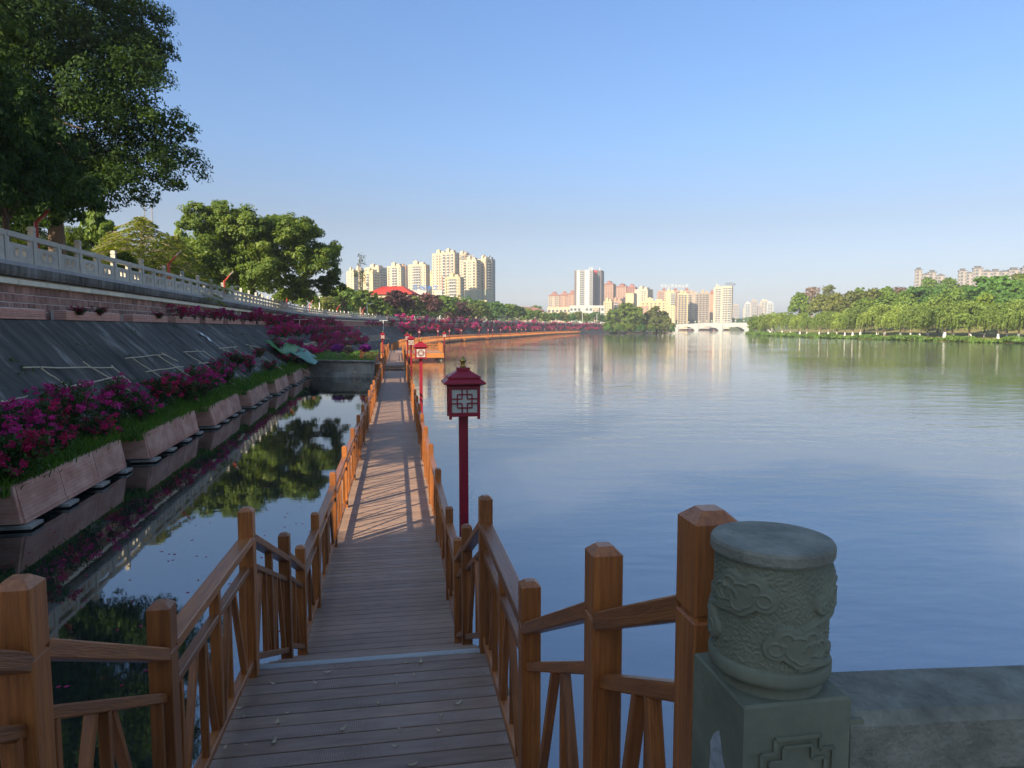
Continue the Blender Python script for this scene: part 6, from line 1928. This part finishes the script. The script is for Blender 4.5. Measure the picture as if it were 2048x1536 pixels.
# houses on the right hill
g4 = 'houses on the right hill'
for a, b, yt, lab, rf in [(1822, 1836, 540, 'tall beige house with a flat hatted roof, leftmost on the hill', 'hat'), (1834, 1852, 550, 'beige gabled house right of the leftmost hill house', 'gable'), (1848, 1864, 545, 'beige house with a stepped roof in the left hill group', 'hat'), (1862, 1882, 552, 'gabled house at the right end of the left hill group', 'gable'),
                          (1908, 1924, 542, 'tall beige house at the left of the right hill group', 'hat'), (1920, 1936, 547, 'gabled house second in the right hill group', 'gable'), (1936, 1956, 537, 'tallest beige house in the middle of the hill row', 'hat'), (1952, 1974, 544, 'wide gabled house right of the tallest hill house', 'gable'),
                          (1972, 1990, 543, 'beige house with a dark flat roof, right half of the hill row', 'hat'), (1988, 2006, 544, 'low gabled house near the right end of the hill row', 'gable'), (2006, 2028, 540, 'wide house near the right edge on the hill', 'hat'), (2032, 2060, 536, 'large house cut by the right edge on the hill', 'hat')]:
    tower(lab, a, b, yt, 900, 'house', 'wbsw', 'wbw', -24, .8, base=4, roof=rf, name='hill_house', group=g4, slab='house', fl=4.2)

# ------------------------------------------------------------------ bridge
br = thing('arch_bridge', 'white stone bridge of low arches crossing the far end of the lake', 'bridge', (230, 800, 0)); W_ = WM[br.name]
spans = [(-84, -64), (-61, -41.5), (-38.5, -19), (-15.5, 9), (12.5, 39), (43, 66)]
arch = MB(); zt0 = 7.6
def ztop(x): return 8.2 - .0006 * (x - 25) ** 2
for x0, x1 in spans:
    n = 18; w = x1 - x0; rise = 3.6 + .055 * w
    for i in range(n):
        a, b = x0 + w * i / n, x0 + w * (i + 1) / n; za, zb_ = rise * math.sin(PI * i / n) ** .62 if 0 < i < n else 0, rise * math.sin(PI * (i + 1) / n) ** .62 if i + 1 < n else 0
        for yf in (-7, 7): arch.quad((a, yf, za), (b, yf, zb_), (b, yf, ztop(b)), (a, yf, ztop(a)))
        arch.quad((a, -7, za), (a, 7, za), (b, 7, zb_), (b, -7, zb_)); arch.quad((a, -7, ztop(a)), (b, -7, ztop(b)), (b, 7, ztop(b)), (a, 7, ztop(a)))
        arch.quad((a, -7.15, za), (b, -7.15, zb_), (b, -7.15, zb_ + .7), (a, -7.15, za + .7))
inst('arch', arch.mesh('arch', B['white']), br, W_)
edges = [-90] + [q for s in spans for q in s] + [72]
pm_ = MB()
for i in range(0, len(edges), 2):
    a, b = edges[i], edges[i + 1]; z = ztop((a + b) / 2)
    pm_.box(a + .004, b - .004, -7.3, 7.3, -2, z - .3); pm_.box(a - .1 if i else a, b + .1, -7.9, -7.3, -2, z + 1.0)
inst('pier', pm_.mesh('pier', B['white']), br, W_)
rl = MB()
for i in range(54):
    a, b = -90 + 3 * i, -87 + 3 * i
    if b > 72: break
    for yf in (-7.1, 6.9): rl.add([(a, yf, ztop(a) + .004), (b, yf, ztop(b) + .004), (b, yf, ztop(b) + 1.25), (a, yf, ztop(a) + 1.25), (a, yf + .25, ztop(a) + .004), (b, yf + .25, ztop(b) + .004), (b, yf + .25, ztop(b) + 1.25), (a, yf + .25, ztop(a) + 1.25)], [(0, 1, 2, 3), (5, 4, 7, 6), (3, 2, 6, 7)])
    rl.box(a - .14, a + .14, -7.2, -6.75, ztop(a), ztop(a) + 1.5)
inst('parapet', rl.mesh('parapet', B['white']), br, W_)
inst('cornice', MB().add([(-90, -7.35, ztop(-90) - .5), (72, -7.35, ztop(72) - .5), (72, -7.35, ztop(72)), (-90, -7.35, ztop(-90))], [(0, 1, 2, 3)]).mesh('cornice', B['white']), br, W_)
lm = MB().tube([(0, 0, 0), (0, 0, 1.6)], .18, 6).lathe([(.15, 1.5), (1.1, 2.0), (1.1, 2.3), (.3, 2.9), (.1, 3.3)], 8).mesh('lamp', B['white'])
for px in (1354, 1365, 1376, 1389, 1398, 1412, 1422, 1436, 1446, 1461, 1469, 1486): x = (px - 1024) / FPX * 793 - 230; inst('lamp', lm, br, W_ @ T(x, -7, ztop(x) + 1.2))
emb = MB().add([(100, 978, 0.02), (310, 978, .02), (310, 990, 5.2), (100, 990, 5.2)], [(0, 1, 2, 3)]).build('far_embankment', plain('far_pink_slope', (.22, .07, .07)), kind='structure')
for i in range(34):
    px = 1215 + i * 9.6 + rt.uniform(-3, 3); Y = rt.uniform(840, 985) if not (1340 < px < 1420) else rt.uniform(995, 1050)
    x = (px - 1024) / FPX * Y
    if 182 < x < 300 and Y < 985: Y = 1010; x = (px - 1024) / FPX * Y
    b = Vector((x, Y, 4)); tree(rt.choice(['round', 'bushy', 'round2']), rt.choice(['deep', 'mid', 'olive', 'ban']), b, rt.uniform(11, 15.5), rt.uniform(6, 8.5), 'distant tree in the green belt behind the bridge and the island', 'green belt behind the bridge', 'distant_tree')
for i in range(30):
    px = 640 + i * 15 + rt.uniform(-5, 5); Y = rt.uniform(560, 700); b = Vector(((px - 1024) / FPX * Y, Y, BANK)); tree(rt.choice(['round', 'bushy', 'round2']), rt.choice(['deep', 'mid', 'olive', 'ban']), b, rt.uniform(13, 19), rt.uniform(7, 10), 'distant tree in the belt at the foot of the left tower blocks', 'green belt before the left towers', 'distant_tree')

for p_ in proto.values():                           # the prototypes themselves are not part of the place
    for ch in list(p_.children): bpy.data.objects.remove(ch)
    bpy.data.objects.remove(p_)

# ------------------------------------------------------------------ small things on the platform and the water
lf = [(365, 343), (455, 402), (795, 330), (1218, 350), (1330, 347), (1365, 265), (1215, 402), (1112, 520), (1598, 520), (1495, 592), (545, 578), (890, 683), (1242, 678), (1485, 690), (455, 760), (290, 783), (1208, 790), (245, 548), (278, 600), (160, 800), (1318, 908), (1280, 270), (722, 392), (488, 640)]
rl_ = random.Random(2)
def leaf_curl(s):
    m_ = MB(); n = 5; w = .007 * s
    for side in (-1, 1):
        vs = []
        for i in range(n + 1):
            u = i / n; x = (u - .5) * .038 * s; z = .003 + .010 * s * (2 * u - 1) ** 2; y = .004 * s * math.sin(u * 3)
            vs += [(x, y, z), (x, y + side * w * math.sin(PI * min(.98, max(.05, u))), z + .003)]
        m_.add(vs, [(2 * i, 2 * i + 2, 2 * i + 3, 2 * i + 1) for i in range(n)])
    return m_.mesh('fallen_leaf', M['gold_leaf'])
lms = [leaf_curl(s) for s in (.9, 1.2, 1.6)]
for i, (x, y) in enumerate(lf):
    p = at_level(400 + x / 3.103, 1240 + y / 3.103, Z_UP + .001)
    o = inst('fallen_leaf', lms[i % 3], None, T(p) @ RZ(rl_.uniform(0, 6.28)))
    tag(o, 'small curled dry leaf lying on the boards of the near platform', 'leaf', 'fallen leaves on the near platform')
rg = rng_of(44); n = 420
xs = rg.uniform(-9.0, -2.0, n); ysd = rg.uniform(4.0, 26, n)
keep = np.array([xs[i] > WX(ysd[i]) + woff(ysd[i]) + .5 and xs[i] < -1.05 - .167 * ysd[i] - .3 for i in range(n)])
Pq = np.stack([xs, ysd, np.full(n, .004)], 1)[keep]; nq = len(Pq)
o = bpy.data.objects.new('floating_petals', leaf_mesh('floating_petals', Pq, np.tile([0, 0, 1.0], (nq, 1)) + rg.normal(size=(nq, 3)) * .03, .028, .018, rg, M['bract_red'])); put(o); tag(o, 'fallen petals and specks floating on the dark channel', 'petals', kind='stuff')

# ------------------------------------------------------------------ air
hz = MB().box(-3000, 3000, -300, 3000, -4, 130).build('haze', [], kind='stuff')
hm, hn, hl, hb = new_mat('haze')
hn.remove(hb)
pv = hn.new('ShaderNodeVolumePrincipled'); pv.inputs['Color'].default_value = (.82, .91, 1.0, 1); pv.inputs['Density'].default_value = HAZE; pv.inputs['Anisotropy'].default_value = .0
hl.new(pv.outputs[0], hn['Material Output'].inputs['Volume'])
hz.data.materials.append(hm)
tag(hz, 'thin pale haze lying over the lake and the far shores', 'haze')
